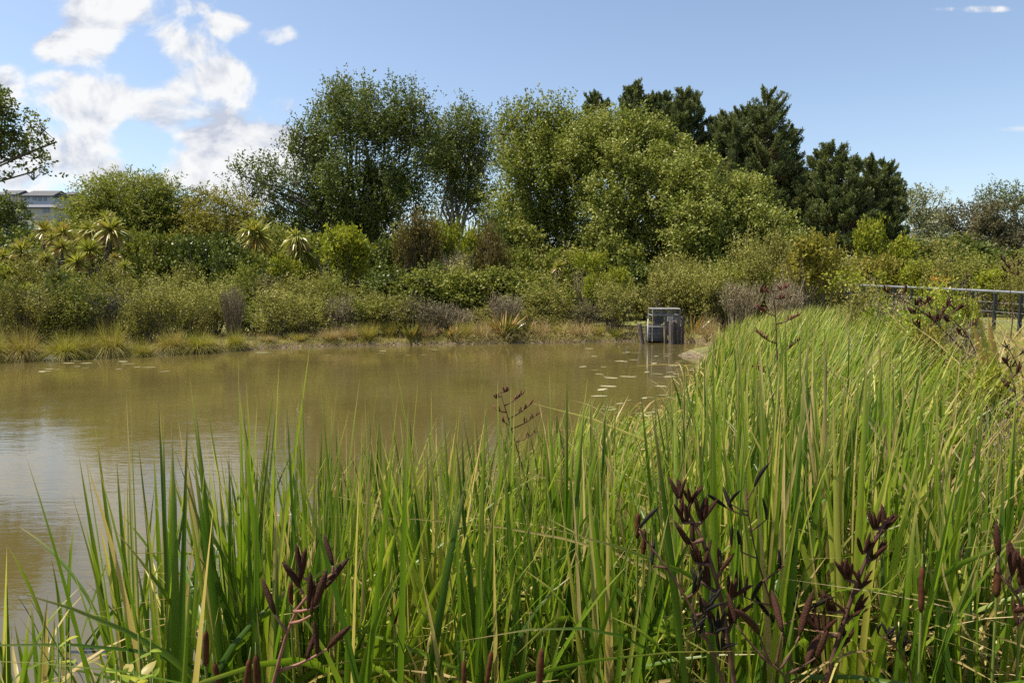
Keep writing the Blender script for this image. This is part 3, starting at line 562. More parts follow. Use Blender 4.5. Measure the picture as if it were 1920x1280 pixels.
# middle storey, placed one by one
for a in [
 ('round',440,458,86,36,'dark glossy rounded shrub, the most dome-like of the left thicket'),
 ('roundmid',478,474,76,36.6,'green shrub hiding the trunk of the drooping cabbage tree'),
 ('limeround',560,492,70,36.8,'lime shrub at the foot of the green mop-headed cabbage tree'),
 ('olive',50,500,100,31.6,'olive shrub below the yellow-orange cabbage tree'),
 ('roundmid',140,506,90,31.8,'leafy shrub beneath the cluster of three cabbage trees'),
 ('olive',210,506,80,32.0,'olive shrub at the right end of the left cabbage tree group'),
 ('limeround',0,500,80,31.5,'yellow-green shrub at the left edge below the small yellow cabbage tree'),
 ('round',372,436,96,39,'dark leafy shrub directly left of the dome-shaped dark shrub'),
 ('roundmid',308,428,86,40,'mid-green soft shrub left of the two dark glossy shrubs'),
 ('roundmid',268,440,70,42,'grey-green leaning shrub between cabbage palms and mid-green shrub'),
 ('round',488,508,44,34,'small dark leafy shrub right of the dome-shaped dark shrub'),
 ('limeround',530,480,60,35,'small brownish-lime shrub beneath the tall cabbage trees'),
 ('roundmid',520,430,80,42,'green shrub behind the drooping cabbage tree'),
 ('limeround',640,436,110,37,'broad lime-green bush below the dark poplar'),
 ('limeround',585,470,60,38,'small lime bush left of the broad lime-green bush'),
 ('round',715,450,70,42,'dark shrub between the broad lime bush and brown brushy shrub'),
 ('upright',785,428,100,37,'tall brown-green brushy shrub with upright stems under the slim poplar'),
 ('twig',856,468,76,36,'bare grey twiggy shrub right of the tall brown brushy shrub'),
 ('limeround',832,425,70,43,'yellow-green bush at the foot of the slim poplar trunk'),
 ('limeround',880,432,66,42,'lime bush with dark underside right of the slim poplar trunk'),
 ('upright',922,450,76,37,'brown-green brushy shrub left of the bright poplar'),
 ('round',925,395,70,47,'dark bush between slim poplar and bright poplar'),
 ('roundmid',965,460,80,39,'green shrub in the shade of the bright poplar'),
 ('flat',1100,482,70,34,'flat-topped shrub with grey stems and a lime canopy'),
 ('limeround',1162,508,48,33,'small round yellow-green bush right of the flat-topped shrub'),
 ('limeround',1108,516,50,33,'yellow bush just below the flat-topped shrub'),
 ('roundmid',1040,470,90,40,'dark green shrub behind the lone pale cabbage tree'),
 ('roundmid',1150,440,100,41,'soft olive-green shrub under the front of the big willow'),
 ('goldround',1520,452,124,30,'big golden-brown dome shrub with dark stems near the fence end'),
 ('olive',1448,458,90,34,'olive shrub left of the golden-brown dome shrub'),
 ('grey',1400,480,90,33,'grey twiggy-leaved shrub at the left foot of the golden dome'),
 ('limeround',1630,422,66,40,'tall yellow-green shrub standing before the dark pines'),
 ('limeround',1690,448,80,40,'broad yellow-green shrub right of the tall yellow-green one'),
 ('olive',1590,490,90,37,'olive undergrowth shrub right of the golden dome'),
 ('goldround',1650,480,90,36,'tan shrub beneath the yellow-green shrubs'),
 ('limeround',1722,498,70,34,'bright lime low shrub behind the handrail'),
 ('roundmid',1815,470,80,44,'vivid green round shrub beneath the far right trees'),
 ('olive',1765,495,100,33,'weeping olive grass-like shrub behind the handrail'),
 ('limeround',1850,508,90,38,'low green shrub right of the vivid green one'),
 ('round',1895,495,80,46,'dark shrub behind the maroon seed head'),
 ('olive',1910,520,70,30,'olive shrub at the right edge above the handrail'),
 ('grey',1345,500,90,34,'grey-green shrub right of the willow foot'),
 ('twig',1320,520,90,32.5,'bare brown twiggy shrub right behind the steel cage'),
 ('olive',1260,518,90,33.5,'olive twiggy-leaved shrub straight behind the steel cage'),
 ('twig',1390,525,90,30,'bare grey twiggy shrub left of the fence end'),
 ('grey',1150,540,76,30.8,'bushy green-grey shrub standing at the water left of the cage'),
 ('twig',1470,520,80,27,'grey twiggy shrub at the far tip of the reed bed'),
 ]: shrub(*a)
rm=random.Random(9)
ORD=['first','second','third','fourth','fifth','sixth','seventh','eighth','ninth','tenth','eleventh','twelfth','thirteenth','fourteenth','fifteenth']
# the low band along the far bank
def shoreY(px):
    return float(np.interp(px,[-200,0,280,420,520,700,1000,1200,1290],[19.5,21.8,23.7,25.2,26.9,27.8,29,29.9,29.6]))
rb = random.Random(5)
zones=[(-80,230,'behind the left-edge tussocks'),(230,470,'below the dome-shaped dark shrub'),(470,720,'below the dark poplar'),(720,940,'below the slim poplar'),(940,1200,'between bright poplar and cage')]
band=[]
px=-60
while px<1110:
    k = rb.choices(['grey','twig','olive'],[0.44,0.28,0.28])[0]
    if 405<px<475 or 820<px<890: k='twig'
    band.append((k,px,rb.uniform(534,584)+(8 if px<300 else 0),rb.uniform(56,112),shoreY(px)+rb.uniform(1.5,3.9),'front')); px+=rb.uniform(30,46)
px=-70
while px<1200:
    k = rb.choices(['grey','olive','limeround'],[0.45,0.31,0.24])[0]
    band.append((k,px,rb.uniform(516,548),rb.uniform(70,130),shoreY(px)+rb.uniform(4.6,7.2),'rear')); px+=rb.uniform(42,58)
cnt={}
KN={'grey':'small-leaved','twig':'bare brown twiggy','olive':'olive-brown','limeround':'yellow-green'}
for (k,px,top,wd,Yd,row) in sorted(band,key=lambda q:q[1]):
    zn=[z[2] for z in zones if z[0]<=px<z[1]] or ['between bright poplar and cage']
    key=(k,row,zn[0]); cnt[key]=cnt.get(key,0)+1
    shrub(k,px,top,wd,Yd,f"{ORD[cnt[key]-1]} {KN[k]} {row} row shrub from the left {zn[0]}",'low shrubs along the far bank')

fill=[]
px=-70
while px<1010:
    k=rm.choices(['roundmid','round','olive','limeround','willowy'],[.42,.2,.2,.18,.0])[0]
    if px<150 or px>700: fill.append((k,px,rm.uniform(492,516),rm.uniform(70,120),rm.uniform(33.5,35.5),'middle'))
    px+=rm.uniform(36,50)
px=-80
while px<1010:
    k=rm.choices(['roundmid','round','limeround'],[.6,.3,.1])[0]
    top=rm.uniform(418,446)+(16 if 660<px<760 else 0)
    fill.append((k,px,top,rm.uniform(100,150),rm.uniform(43,48),'back')); px+=rm.uniform(40,56)
px=1020
while px<1500:
    k=rm.choices(['round','olive','grey'],[.4,.3,.3])[0]
    fill.append((k,px,rm.uniform(478,505),rm.uniform(90,130),rm.uniform(38,40.5),'back')); px+=rm.uniform(40,54)
px=1240
while px<1500:
    k=rm.choices(['grey','olive','twig'],[.45,.35,.2])[0]
    fill.append((k,px,rm.uniform(510,530),rm.uniform(80,110),rm.uniform(31.5,33.5),'middle')); px+=rm.uniform(34,46)
px=1500
while px<2000:
    k=rm.choices(['grey','olive','roundmid','limeround'],[.35,.35,.15,.15])[0]
    fill.append((k,px,rm.uniform(492,512),rm.uniform(90,130),rm.uniform(38,50),'meadow edge')); px+=rm.uniform(34,46)
px=1480
while px<2000:
    k=rm.choices(['round','roundmid','olive'],[.4,.35,.25])[0]
    fill.append((k,px,rm.uniform(455,482),rm.uniform(110,160),rm.uniform(56,66),'far')); px+=rm.uniform(44,60)
KN.update({'roundmid':'mid-green leafy','round':'dark leafy'})
fz=[(-90,200,'under the pale houses'),(200,345,'under the feathery willows'),(345,470,'under the golden saplings'),(470,620,'left of the dark poplar trunk'),(620,790,'right of the dark poplar trunk'),(790,1010,'under slim and bright poplars'),(1010,1260,'under the big willow'),(1260,1500,'under the spreading willow'),(1500,1700,'under the round pines'),(1700,2100,'under the far right trees')]
cnt={}
for (k,px,top,wd,Yd,row) in sorted(fill,key=lambda q:q[1]):
    zn=[z[2] for z in fz if z[0]<=px<z[1]][0]; key=(k,row,zn); cnt[key]=cnt.get(key,0)+1
    shrub(k,px,top,wd,Yd,f"{ORD[cnt[key]-1]} {KN[k]} shrub from the left in {row} row {zn}",'shrubs of the thicket behind the pond')

# ------------------------------------------------------------------ cabbage trees
def cab_head(mb, rng, c, R, n=150, droop=0.25, dry=0.1, up=0.3):
    w = norm(rng.normal(size=(n,3))+np.array([0,0,up])); keep = w[:,2]>-0.92; w=w[keep]; n=len(w)
    L = R*(0.75+0.35*rng.random(n))
    bend = np.stack([0*L,0*L,-droop*(0.5+rng.random(n))*(1-0.6*np.abs(w[:,2]))],1)
    dr = np.clip((rng.random(n)<dry*0.6)*0.7+np.clip(-w[:,2]*1.1-0.15,0,0.8),0,1)
    mb.blades(np.repeat(np.asarray(c)[None],n,0)+w*R*0.06, w, L, R*0.075*(0.8+0.5*rng.random(n)), bend, np.clip(rng.normal(0.55,0.22,n),0,1), dr, K=4, wmode='flax')
def cabbage(label, heads, Yd, seed, trunk=True, dry=0.1, droop=0.25):
    rng = np.random.default_rng(seed)
    bx=(np.mean([h[0] for h in heads])-960)/F*Yd; base=np.array([bx,Yd,G(bx,Yd)])
    root=empty('cabbage_tree',base,label,'cabbage tree','cabbage trees in the bank thicket')
    tk=MB()
    for hx,hy,hr in heads:
        c=W(hx,hy,Yd+rng.uniform(-0.4,0.4)); mb=MB(); cab_head(mb,rng,c,hr*S(Yd)*rng.uniform(0.9,1.15),n=int(rng.integers(120,220)),dry=dry,droop=droop*rng.uniform(.6,1.6),up=rng.uniform(0.0,0.5)); mb.obj('leaf_head',M['cabbage'],root,at=base)
        limbs(tk,rng,base+np.array([0,0,-.1]),[c],0.11,0.07,n=7,wob=0.02)
    tk.obj('trunk',M['bark'],root,smooth=True,at=base)
for i,a in enumerate([
 ('tall double-headed cabbage tree with brown skirt left of the feathery willows',[(172,432,28),(208,432,38),(200,412,26)],39,0.25,0.35),
 ('dark green cabbage tree clump below the pale houses',[(84,432,26),(118,438,28),(100,448,24)],40,0.45,0.3),
 ('drooping cabbage tree with pale skirt right of the dome-shaped dark shrub',[(480,442,40),(470,428,28)],38,0.2,0.6),
 ('green mop-headed cabbage tree right of the drooping one',[(556,446,28),(562,472,30)],38,0.1,0.6),
 ('yellow-orange cabbage tree head at the left, above the tussocks',[(40,470,28)],34,0.4,0.3),
 ('small yellow cabbage tree cut by the left edge',[(6,482,22)],33,0.2,0.25),
 ('straw-yellow cabbage tree with flattened head at the left',[(84,486,24)],33.5,0.3,0.4),
 ('bronze cabbage tree head above the cluster of three',[(118,464,23)],35,0.6,0.25),
 ('bright green starry cabbage tree, right one of the cluster',[(168,470,24)],34,0.05,0.15),
 ('pale cabbage tree below the cluster of three',[(145,492,24)],33,0.15,0.3),
 ('small orange cabbage tree tuft at the right end of the left group',[(215,484,15)],34,0.9,0.2),
 ('small yellow cabbage tree beneath the orange tuft',[(233,502,20)],33,0.3,0.3),
 ('pale yellow cabbage tree low in the grey-green shrubs at the left',[(104,528,24)],25.8,0.1,0.25),
 ('lowest green-yellow cabbage tree at the left, just right of the pale one',[(124,552,24)],25.2,0.1,0.2),
 ('lone pale cabbage tree head below the bright poplar',[(1046,500,19)],35,0.25,0.2),
 ('lime cabbage tree top poking out of the broad lime bush',[(648,442,20)],39,0.05,0.2),
 ('small green cabbage tree tuft right of the round yellow-green bush',[(1228,520,13)],34.5,0.05,0.2)]):
    cabbage(a[0],a[1],a[2],50+i,dry=a[3],droop=a[4])

# ------------------------------------------------------------------ tussocks, flax
def tuft(name, rng, n, spread, wd, wmode, mat, tilt=0.5, droop=0.7, dry=0.15, K=5, base_r=0.18):
    mb=MB(); a=rng.uniform(0,6.283,n); rr=base_r*np.sqrt(rng.random(n)); tl=tilt*np.sqrt(rng.random(n))
    base=np.stack([rr*np.cos(a),rr*np.sin(a),0*a-0.02],1); aa=a+rng.normal(size=n)*0.5
    d=np.stack([np.sin(tl)*np.cos(aa),np.sin(tl)*np.sin(aa),np.cos(tl)],1)
    L=(0.7+0.4*rng.random(n))
    dr=droop*(0.35+0.75*rng.random(n))*np.sin(tl)/max(0.2,math.sin(tilt))
    bend=np.stack([0.28*np.cos(aa)*dr/0.7,0.28*np.sin(aa)*dr/0.7,-dr],1)
    mb.blades(base,d,L,wd*(0.7+0.6*rng.random(n)),bend,np.clip(rng.normal(0.5,0.22,n),0,1),np.clip((rng.random(n)<dry)*0.9+0.25*rng.random(n)*(dry>0),0,1),K=K,wmode=wmode,tipdry=0.3)
    V=mb.V[0]; V[:,:2]*=0.5/np.percentile(np.hypot(V[:,0],V[:,1]),96); V[:,2]/=np.percentile(V[:,2],97)
    return mb.mesh(name, M[mat])
rg=np.random.default_rng(3)
TUS=[tuft('tussock_grass',rg,1700,1,0.012,'thin','tussock',tilt=1.3,droop=dd,dry=dr,base_r=0.3) for dd,dr in ((1.0,.12),(1.2,.25),(0.9,.05),(1.25,.4))]
TAN=[tuft('dry_tussock',rg,600,1,0.013,'thin','drygrass',tilt=0.9,droop=0.55,dry=0.0,base_r=0.2) for _ in range(2)]
FLX=[tuft('flax_plant',rg,70,1,0.06,'flax','flaxleaf',tilt=0.62,droop=0.25,dry=d,base_r=0.16) for d in (0.12,0.32)]
RUSH=[tuft('rush_clump',rg,420,1,0.014,'thin','tussock',tilt=0.55,droop=0.12,dry=0.25,base_r=0.2) for _ in range(2)]
def plant(name, mesh, px, top, wpx, Yd, label, cat, group, wfac=1.0, zoff=0.0):
    o=bpy.data.objects.new(name,mesh); C.objects.link(o)
    x=(px-960)/F*Yd; z=G(x,Yd)+zoff; h=(CAMZ-(top-HOR)*Yd/F)-z
    o.location=(x,Yd,z); wd=wpx*S(Yd); o.scale=(wd,wd*0.9,max(h,0.15)); o.rotation_euler=(0,0,random.uniform(0,6.28))
    return tag(o,label,cat,group)
for i,(px,top,wd,dy,lab) in enumerate([(-25,628,110,.5,'mounded yellow-green tussock cut by the left edge of the photo'),(38,622,100,.4,'mounded yellow-green tussock at the water near the left edge'),(120,626,92,.35,'bright green-topped tussock right of the left corner pair'),(160,638,64,.3,'brownish tussock tucked between two green mounds'),(205,622,100,.5,'wide tussock with brown skirt above the stony spit'),(262,640,52,.15,'small round golden tussock standing in the water'),(318,622,104,.5,'wide tussock with hanging straw skirt right of the golden one'),(372,624,92,.5,'tussock at the right end of the mounded row'),(440,628,62,.4,'lone small yellow tussock below the brown twiggy shrub')]):
    plant('tussock_grass',TUS[(i*3+i//4)%4],px,top-8+random.uniform(-5,9),wd*random.uniform(1.05,1.45),shoreY(px)+dy-0.15,lab,'tussock','mounded tussocks at the left waterline',1.6)
for i,(px,top,wd,dy,lab) in enumerate([(618,612,74,.5,'orange-tan dry tussock below the broad lime bush'),(655,606,70,.6,'tan tussock right of the orange-tan one'),(800,602,66,.6,'straw tussock right behind the fanned flax'),(905,600,80,.7,'pale straw tussock left of the orange flax'),(1010,598,70,.8,'tall straw clump right of the orange flax'),(1085,600,80,.7,'straw clump midway between orange flax and cage'),(1330,590,60,-1.0,'straw clump on the mud spit right of the cage'),(500,628,50,.5,'low brown dry tuft right of the lone yellow tussock'),(1225,600,40,1.4,'thin straw tuft left behind the cage')]):
    plant('dry_tussock',TAN[i%2],px,top,wd,shoreY(px)+dy,lab,'dry tussock','dry tussocks along the far waterline',1.3)
for i,(px,top,wd,dy,lab,v) in enumerate([(688,602,60,.5,'green rush clump at the water below the dark poplar',0),(730,600,46,.9,'thin rush clump right behind the green one',1),(870,598,60,.6,'rush clump with yellow tips below the bare grey shrub',1),(1050,600,50,.9,'rush clump right of the tall straw clump',0),(1120,604,44,.6,'rush clump beside the waterside shrub',1),(560,622,46,.5,'dark low rush clump on the bank left of the tan tussocks',0)]):
    plant('rush_clump',RUSH[v],px,top,wd,shoreY(px)+dy,lab,'rushes','rush clumps along the far waterline',0.75)
for i,(px,top,wd,dy,lab,v) in enumerate([(770,604,58,.45,'fanned green flax at the water with pale dead leaves',0),(845,612,52,.5,'olive flax at the water left of the pale straw tussock',1),(945,588,84,.5,'orange and green flax, the tallest at the far waterline',1),(985,600,56,.7,'green flax leaning right beside the orange one',0),(1298,592,76,1.2,'reddish flax right of the steel cage',1),(1155,612,40,.3,'small flax at the foot of the waterside shrub',0)]):
    plant('flax_plant',FLX[v],px,top,wd,shoreY(px)+dy,lab,'flax','flax plants along the far waterline',0.85)
# loose stuff along the far bank
rg=np.random.default_rng(21)
def scatter_grass(name, pts, hmin, hmax, wd, mat, per=1, tilt=0.5, droop=0.35, K=3, dry=0.0, wmode='thin', label=None, varm=0.5):
    n=len(pts); mb=MB(); z=ground(pts[:,0],pts[:,1]); a=rg.uniform(0,6.283,n); tl=tilt*np.sqrt(rg.random(n))
    d=np.stack([np.sin(tl)*np.cos(a),np.sin(tl)*np.sin(a),np.cos(tl)],1)
    L=rg.uniform(hmin,hmax,n); bend=np.stack([0.3*np.cos(a),0.3*np.sin(a),-1+0*a],1)*(droop*rg.random(n))[:,None]
    mb.blades(np.stack([pts[:,0],pts[:,1],z-0.01],1),d,L,wd*(0.6+0.8*rg.random(n)),bend,np.clip(rg.normal(varm,0.25,n),0,1),(rg.random(n)<dry)*0.9,K=K,wmode=wmode)
    return tag(mb.obj(name,M[mat]),label,None,None,'stuff')
def bank_pts(n, x0, x1, d0, d1, ymin=15):
    out=[]; 
    while sum(map(len,out))<n:
        q=np.stack([rg.uniform(x0,x1,n*2),rg.uniform(ymin,34,n*2)],1); d=sdist(q[:,0],q[:,1]); out.append(q[(d>d0)&(d<d1)])
    return np.concatenate(out)[:n]
scatter_grass('dry_grass',bank_pts(9000,-22,9,0.05,3.0),0.2,0.65,0.012,'drygrass',tilt=0.7,label='dry straw-coloured grass along the far bank')
scatter_grass('bank_grass',np.concatenate([bank_pts(7000,-24,12,0.02,2.2),bank_pts(7000,-24,8,-0.06,0.35)]),0.10,0.42,0.016,'tussock',tilt=0.9,dry=0.3,label='low green grass along the far waterline')
q=np.stack([rg.uniform(8,34,16000),rg.uniform(14,40,16000)],1); q=q[sdist(q[:,0],q[:,1])>2.0]
scatter_grass('meadow_grass',q,0.06,0.25,0.02,'tussock',tilt=0.8,dry=0.35,label='short dry meadow grass behind the handrail')
q=np.stack([rg.uniform(-4,16,14000),rg.uniform(0.4,3.4,14000)],1); q2=np.stack([rg.uniform(2,14,16000),rg.uniform(2,20,16000)],1); q=np.concatenate([q,q2]); q=q[sdist(q[:,0],q[:,1])>0.1]
q=q[(px_of(q[:,0],np.maximum(q[:,1],.5))>1500)|(q[:,1]<3.4)]
scatter_grass('near_bank_grass',q,0.15,0.5,0.008,'tussock',tilt=0.8,dry=0.4,label='short grass and litter on the near bank')

# ------------------------------------------------------------------ reeds
TOPPROF=([-400,0,100,170,230,290,330,380,415,440,490,550,640,700,780,860,950,1050,1130,1200,1250,1290,1310,1340,1380,1440,1520,1600,1660,1720,1780,1840,1900,2000,2400],
         [900,900,905,860,800,780,830,840,665,700,760,715,740,765,725,715,770,705,720,775,740,690,670,610,580,566,556,555,580,600,640,680,720,740,760])
def topline(px): return np.interp(px,*TOPPROF)
# shoots in the foreground: each one a plant of its own
def shoot_mesh(seed):
    rng=np.random.default_rng(seed); mb=MB(); n=rng.integers(6,10)
    az=rng.uniform(0,6.28); s=np.linspace(-1,1,n)+rng.normal(size=n)*0.15
    lean=0.10*s
    d=norm(np.stack([lean*np.cos(az),lean*np.sin(az)]+[np.ones(n)],1)+rng.normal(size=(n,3))*0.03)
    base=np.stack([s*0.03*np.cos(az),s*0.03*np.sin(az),0*s],1)
    L=1.0-0.28*rng.random(n)*np.abs(s)**0.3-0.12*rng.random(n); L[n//2]=1.0
    bend=np.stack([lean*np.cos(az),lean*np.sin(az),-0.25*np.abs(lean)],1)*rng.uniform(0.2,1.6,(n,1))
    kn=rng.random(n)<0.14; kn[n//2]=False
    bend[kn]+=np.stack([rng.normal(size=kn.sum())*0.35,rng.normal(size=kn.sum())*0.35,-0.12-0.25*rng.random(kn.sum())],1)
    dry=np.where(rng.random(n)<0.08,rng.uniform(0.4,1,n),0)
    wd=rng.uniform(0.010,0.0165,n)
    var=np.clip(rng.normal(0.40,0.24,n)+rng.normal()*0.12,0,1)
    mb.blades(base,d,L,wd,bend,var,dry,K=10,power=2.4,fold=0.35,tipdry=0.75,wmode='cattail',twist=rng.uniform(-1.6,1.6,n),
              side=np.repeat(np.array([[math.cos(az+1.2),math.sin(az+1.2),0]]),n,0)+rng.normal(size=(n,3))*0.4)
    if rng.random()<0.75:
        k=rng.integers(1,3); a=rng.uniform(0,6.28,k); dd=norm(np.stack([0.28*np.cos(a),0.28*np.sin(a),1+0*a],1))
        bl=rng.uniform(0.35,0.7,k)
        mb.blades(np.zeros((k,3)),dd,bl*1.25,rng.uniform(0.008,0.013,k),np.stack([0.5*np.cos(a),0.5*np.sin(a),-0.6+0*a],1)*rng.uniform(0.5,1.0,(k,1)),rng.random(k),rng.uniform(0.7,1,k),K=10,power=3,fold=0.3,wmode='cattail',twist=rng.uniform(-2,2,k))
    return mb.mesh('cattail_plant',M['reed'],smooth=True)
SH=[shoot_mesh(900+i) for i in range(16)]
rs=np.random.default_rng(77)
def near_top(px,Yd): return CAMZ-(topline(px)-HOR)*Yd/F
pts=[]
def zone_label(px):
    if px<160: return ('sparse dark green cattail shoot in open water at the left edge','sparse cattail shoots at the left edge')
    if px<345: return ('dark green cattail shoot in the clump standing before the bright cloud reflection','cattail shoots before the cloud reflection')
    if px<640: return ('tall green cattail shoot in the stand left of centre','cattail shoots left of centre')
    if px<1000: return ('green cattail shoot in the dense middle of the foreground stand','cattail shoots in the middle of the foreground')
    if px<1400: return ('green cattail shoot in the foreground right of centre','cattail shoots right of centre')
    return ('yellow-green cattail shoot in the right foreground tangle','cattail shoots in the right foreground')
tries=0
while len(pts)<245 and tries<20000:
    tries+=1
    Yd=rs.uniform(2.25,4.6); px=rs.uniform(-80,2000); x=(px-960)/F*Yd
    dens=np.interp(px,[-80,0,60,130,170,200,300,340,380,420,500,700,1400,1700,2000],[.22,.22,.14,.06,.26,.42,.42,.10,.22,.42,.55,.62,1,.7,.3])*(Yd/4.6)
    if px<360: dens*= (1 if 2.2<Yd<3.8 else 0.25)
    if rs.random()>dens: continue
    if any((x-a)**2+(Yd-b_)**2<0.085**2 for a,b_,_ in pts): continue
    pts.append((x,Yd,px))
TALL=[(415,672,2.6),(434,702,2.65),(426,760,2.5),(555,735,2.7),(592,748,2.8),(300,800,2.5),(282,792,2.4),(226,800,2.4),(505,772,2.7),(645,758,2.9),(865,708,3.0),(1050,715,3.2),(1125,722,3.4),(700,740,3.0),(788,728,3.1),(960,690,3.3)]
pts=[((px-960)/F*Yd,Yd,px,py) for px,py,Yd in TALL]+[(*q,None) for q in pts]
for i,(x,Yd,px,py) in enumerate(pts):
    o=bpy.data.objects.new('cattail_plant',SH[i%16]); C.objects.link(o)
    zb=max(G(x,Yd),-0.25); ht=near_top(px,Yd)+0.04-abs(rs.normal())*0.34 if py is None else CAMZ-(py-HOR)*Yd/F+0.10
    if px<160: ht-=0.05
    ht=max(min(ht,2.35),0.9)-zb
    o.location=(x,Yd,zb); o.rotation_euler=(rs.normal()*0.05,0.05+rs.normal()*0.075,rs.uniform(0,6.28)); o.scale=(1.9,1.9,ht)
    lab,grp=zone_label(px); tag(o,lab,'cattail',grp)
# the mass of the reed bed: uncountable
def reed_mass(name, n, region, label, lean, wd=(0.013,0.022), K=7, jit=0.34, varm=0.55, dryp=0.05, hmax=1.78, hlow=0.7):
    out=[]
    while sum(len(q) for q in out)<n:
        q=region(n); out.append(q)
    q=np.concatenate(out)[:n]; x,y=q[:,0],q[:,1]
    z=np.maximum(ground(x,y),-0.25); px=px_of(x,y)
    top=CAMZ-(topline(px)-HOR)*y/F-np.abs(rs.normal(size=n))*jit
    L=np.clip(np.minimum(top,hmax+z+rs.normal(size=n)*0.16)-z,hlow,2.7)
    # clump variation
    cl=np.sin(x*5.1+np.sin(y*3.3)*2)*np.sin(y*4.3+x)*0.5
    d=norm(np.stack([lean+rs.normal(size=n)*0.15+cl*0.12,rs.normal(size=n)*0.14,np.ones(n)],1))
    bend=np.stack([lean*0.8+rs.normal(size=n)*0.09,rs.normal(size=n)*0.08,-0.04-0.05*rs.random(n)],1)
    dry=(rs.random(n)<dryp)*rs.uniform(0.5,1,n)
    over=rs.random(n)<0.06
    bend[over]+=np.stack([rs.normal(size=over.sum())*0.55,rs.normal(size=over.sum())*0.3,-0.2-0.55*rs.random(over.sum())],1)
    mb=MB(); mb.blades(np.stack([x,y,z],1),d,L,rs.uniform(*wd,n),bend,np.clip(rs.normal(varm,0.27,n)+cl*0.25,0,1),dry,K=K,power=2.6,fold=0.3,tipdry=0.45,wmode='cattail',twist=rs.uniform(-1.8,1.8,n))
    return tag(mb.obj(name,M['reed'],smooth=True),label,None,None,'stuff')
def reg_near(n):
    q=np.stack([rs.uniform(-2.6,4.2,n),rs.uniform(2.5,5.0,n)],1); px=px_of(q[:,0],q[:,1])
    k=(px>400)&(px<2000)&(rs.random(n)<np.interp(px,[400,520,700,950,1100,1600,1800],[0.12,0.4,0.55,.6,1,1,.4])); return q[k]
SHX=([4.4,6,8.7,12,16,19.5,21.5],[-1.4,-0.2,1.15,2.65,4.5,5.8,6.6]); RBX=([4.4,6,8,10,13,16,19,21.5],[3.6,4.6,5.4,6.2,7.6,8.8,9.2,8.6])
def reg_right(n):
    y=rs.uniform(4.4,21.5,n); x=rs.uniform(-1.6,9.5,n); k=((px_of(x,y)<1720)|(y>7)|(rs.random(n)<0.35))&(x>np.interp(y,*SHX)+rs.normal(size=n)*0.18)&(x<np.interp(y,*RBX)+rs.normal(size=n)*0.35); return np.stack([x,y],1)[k]
reed_mass('reed_bed',1150,reg_near,'dense green cattail blades filling the foreground stand',0.04,wd=(0.015,0.027),K=9,jit=0.48,varm=0.5,dryp=0.10)
reed_mass('reed_bed',7000,reg_right,'long bed of bright green reeds sweeping along the right shore',0.15,wd=(0.022,0.042),K=7,jit=0.34,varm=0.62,dryp=0.06)
# thin young shoots and dead thatch low in the stand
def thatch(n, region, label, hm=(0.3,0.9), mat='drygrass'):
    q=region(n*3)[:n]; n=len(q); a=rs.uniform(0,6.28,n); tl=rs.uniform(0.3,1.3,n)
    z=np.maximum(ground(q[:,0],q[:,1]),0)+rs.random(n)*rs.random(n)*0.8
    d=np.stack([np.sin(tl)*np.cos(a),np.sin(tl)*np.sin(a),np.cos(tl)],1)
    mb=MB(); mb.blades(np.stack([q[:,0],q[:,1],z],1),d,rs.uniform(*hm,n),rs.uniform(0.005,0.014,n),np.stack([rs.normal(size=n)*.2,rs.normal(size=n)*.2,-0.5*rs.random(n)],1),np.clip(rs.normal(.55,.25,n),0,1),np.zeros(n),K=6,fold=0.2,wmode='cattail')
    return tag(mb.obj('dead_reed_leaves',M[mat],smooth=True),label,None,None,'stuff')
thatch(900,reg_near,'tan dead leaves lying low among the foreground cattails')
thatch(2600,reg_right,'tan dead leaves lying among the right reed bed')
def reg_tangle(n):
    y=rs.uniform(2.6,9,n); px=rs.uniform(1640,2050,n)+rs.normal(size=n)*30; return np.stack([(px-960)/F*y,y],1)
thatch(2600,reg_tangle,'pale dry tangle of stems at the right edge',(0.6,1.6))

def arcs(n, region, label, Lr=(1.1,1.75), wr=(0.010,0.019), ar=(0,6.28)):
    q=region(n*6)[:n]; n=len(q); a=rs.uniform(*ar,n); z=np.maximum(ground(q[:,0],q[:,1]),-0.1)
    d=norm(np.stack([np.cos(a)*0.22,np.sin(a)*0.22,np.ones(n)],1)); k=rs.uniform(0.35,0.95,n)
    bend=np.stack([np.cos(a)*k,np.sin(a)*k*0.6,-rs.uniform(0.25,0.95,n)],1)
    mb=MB(); mb.blades(np.stack([q[:,0],q[:,1],z],1),d,rs.uniform(*Lr,n),rs.uniform(*wr,n),bend,rs.uniform(.5,1,n),np.clip(rs.normal(0.75,0.35,n),0,1),K=14,power=3.6,fold=0.3,wmode='cattail',twist=rs.uniform(-2.5,2.5,n))
    return tag(mb.obj('bent_reed_leaves',M['reed'],smooth=True),label,None,None,'stuff')
arcs(360,reg_near,'straw-coloured blades bent over in arcs among the foreground cattails')
arcs(420,reg_right,'straw-coloured blades bent over in the right reed bed',(1.2,2.0),(0.014,0.028),(-1.9,1.9))
arcs(200,reg_tangle,'straw-coloured bent blades in the tangle at the right edge',(0.9,1.7))

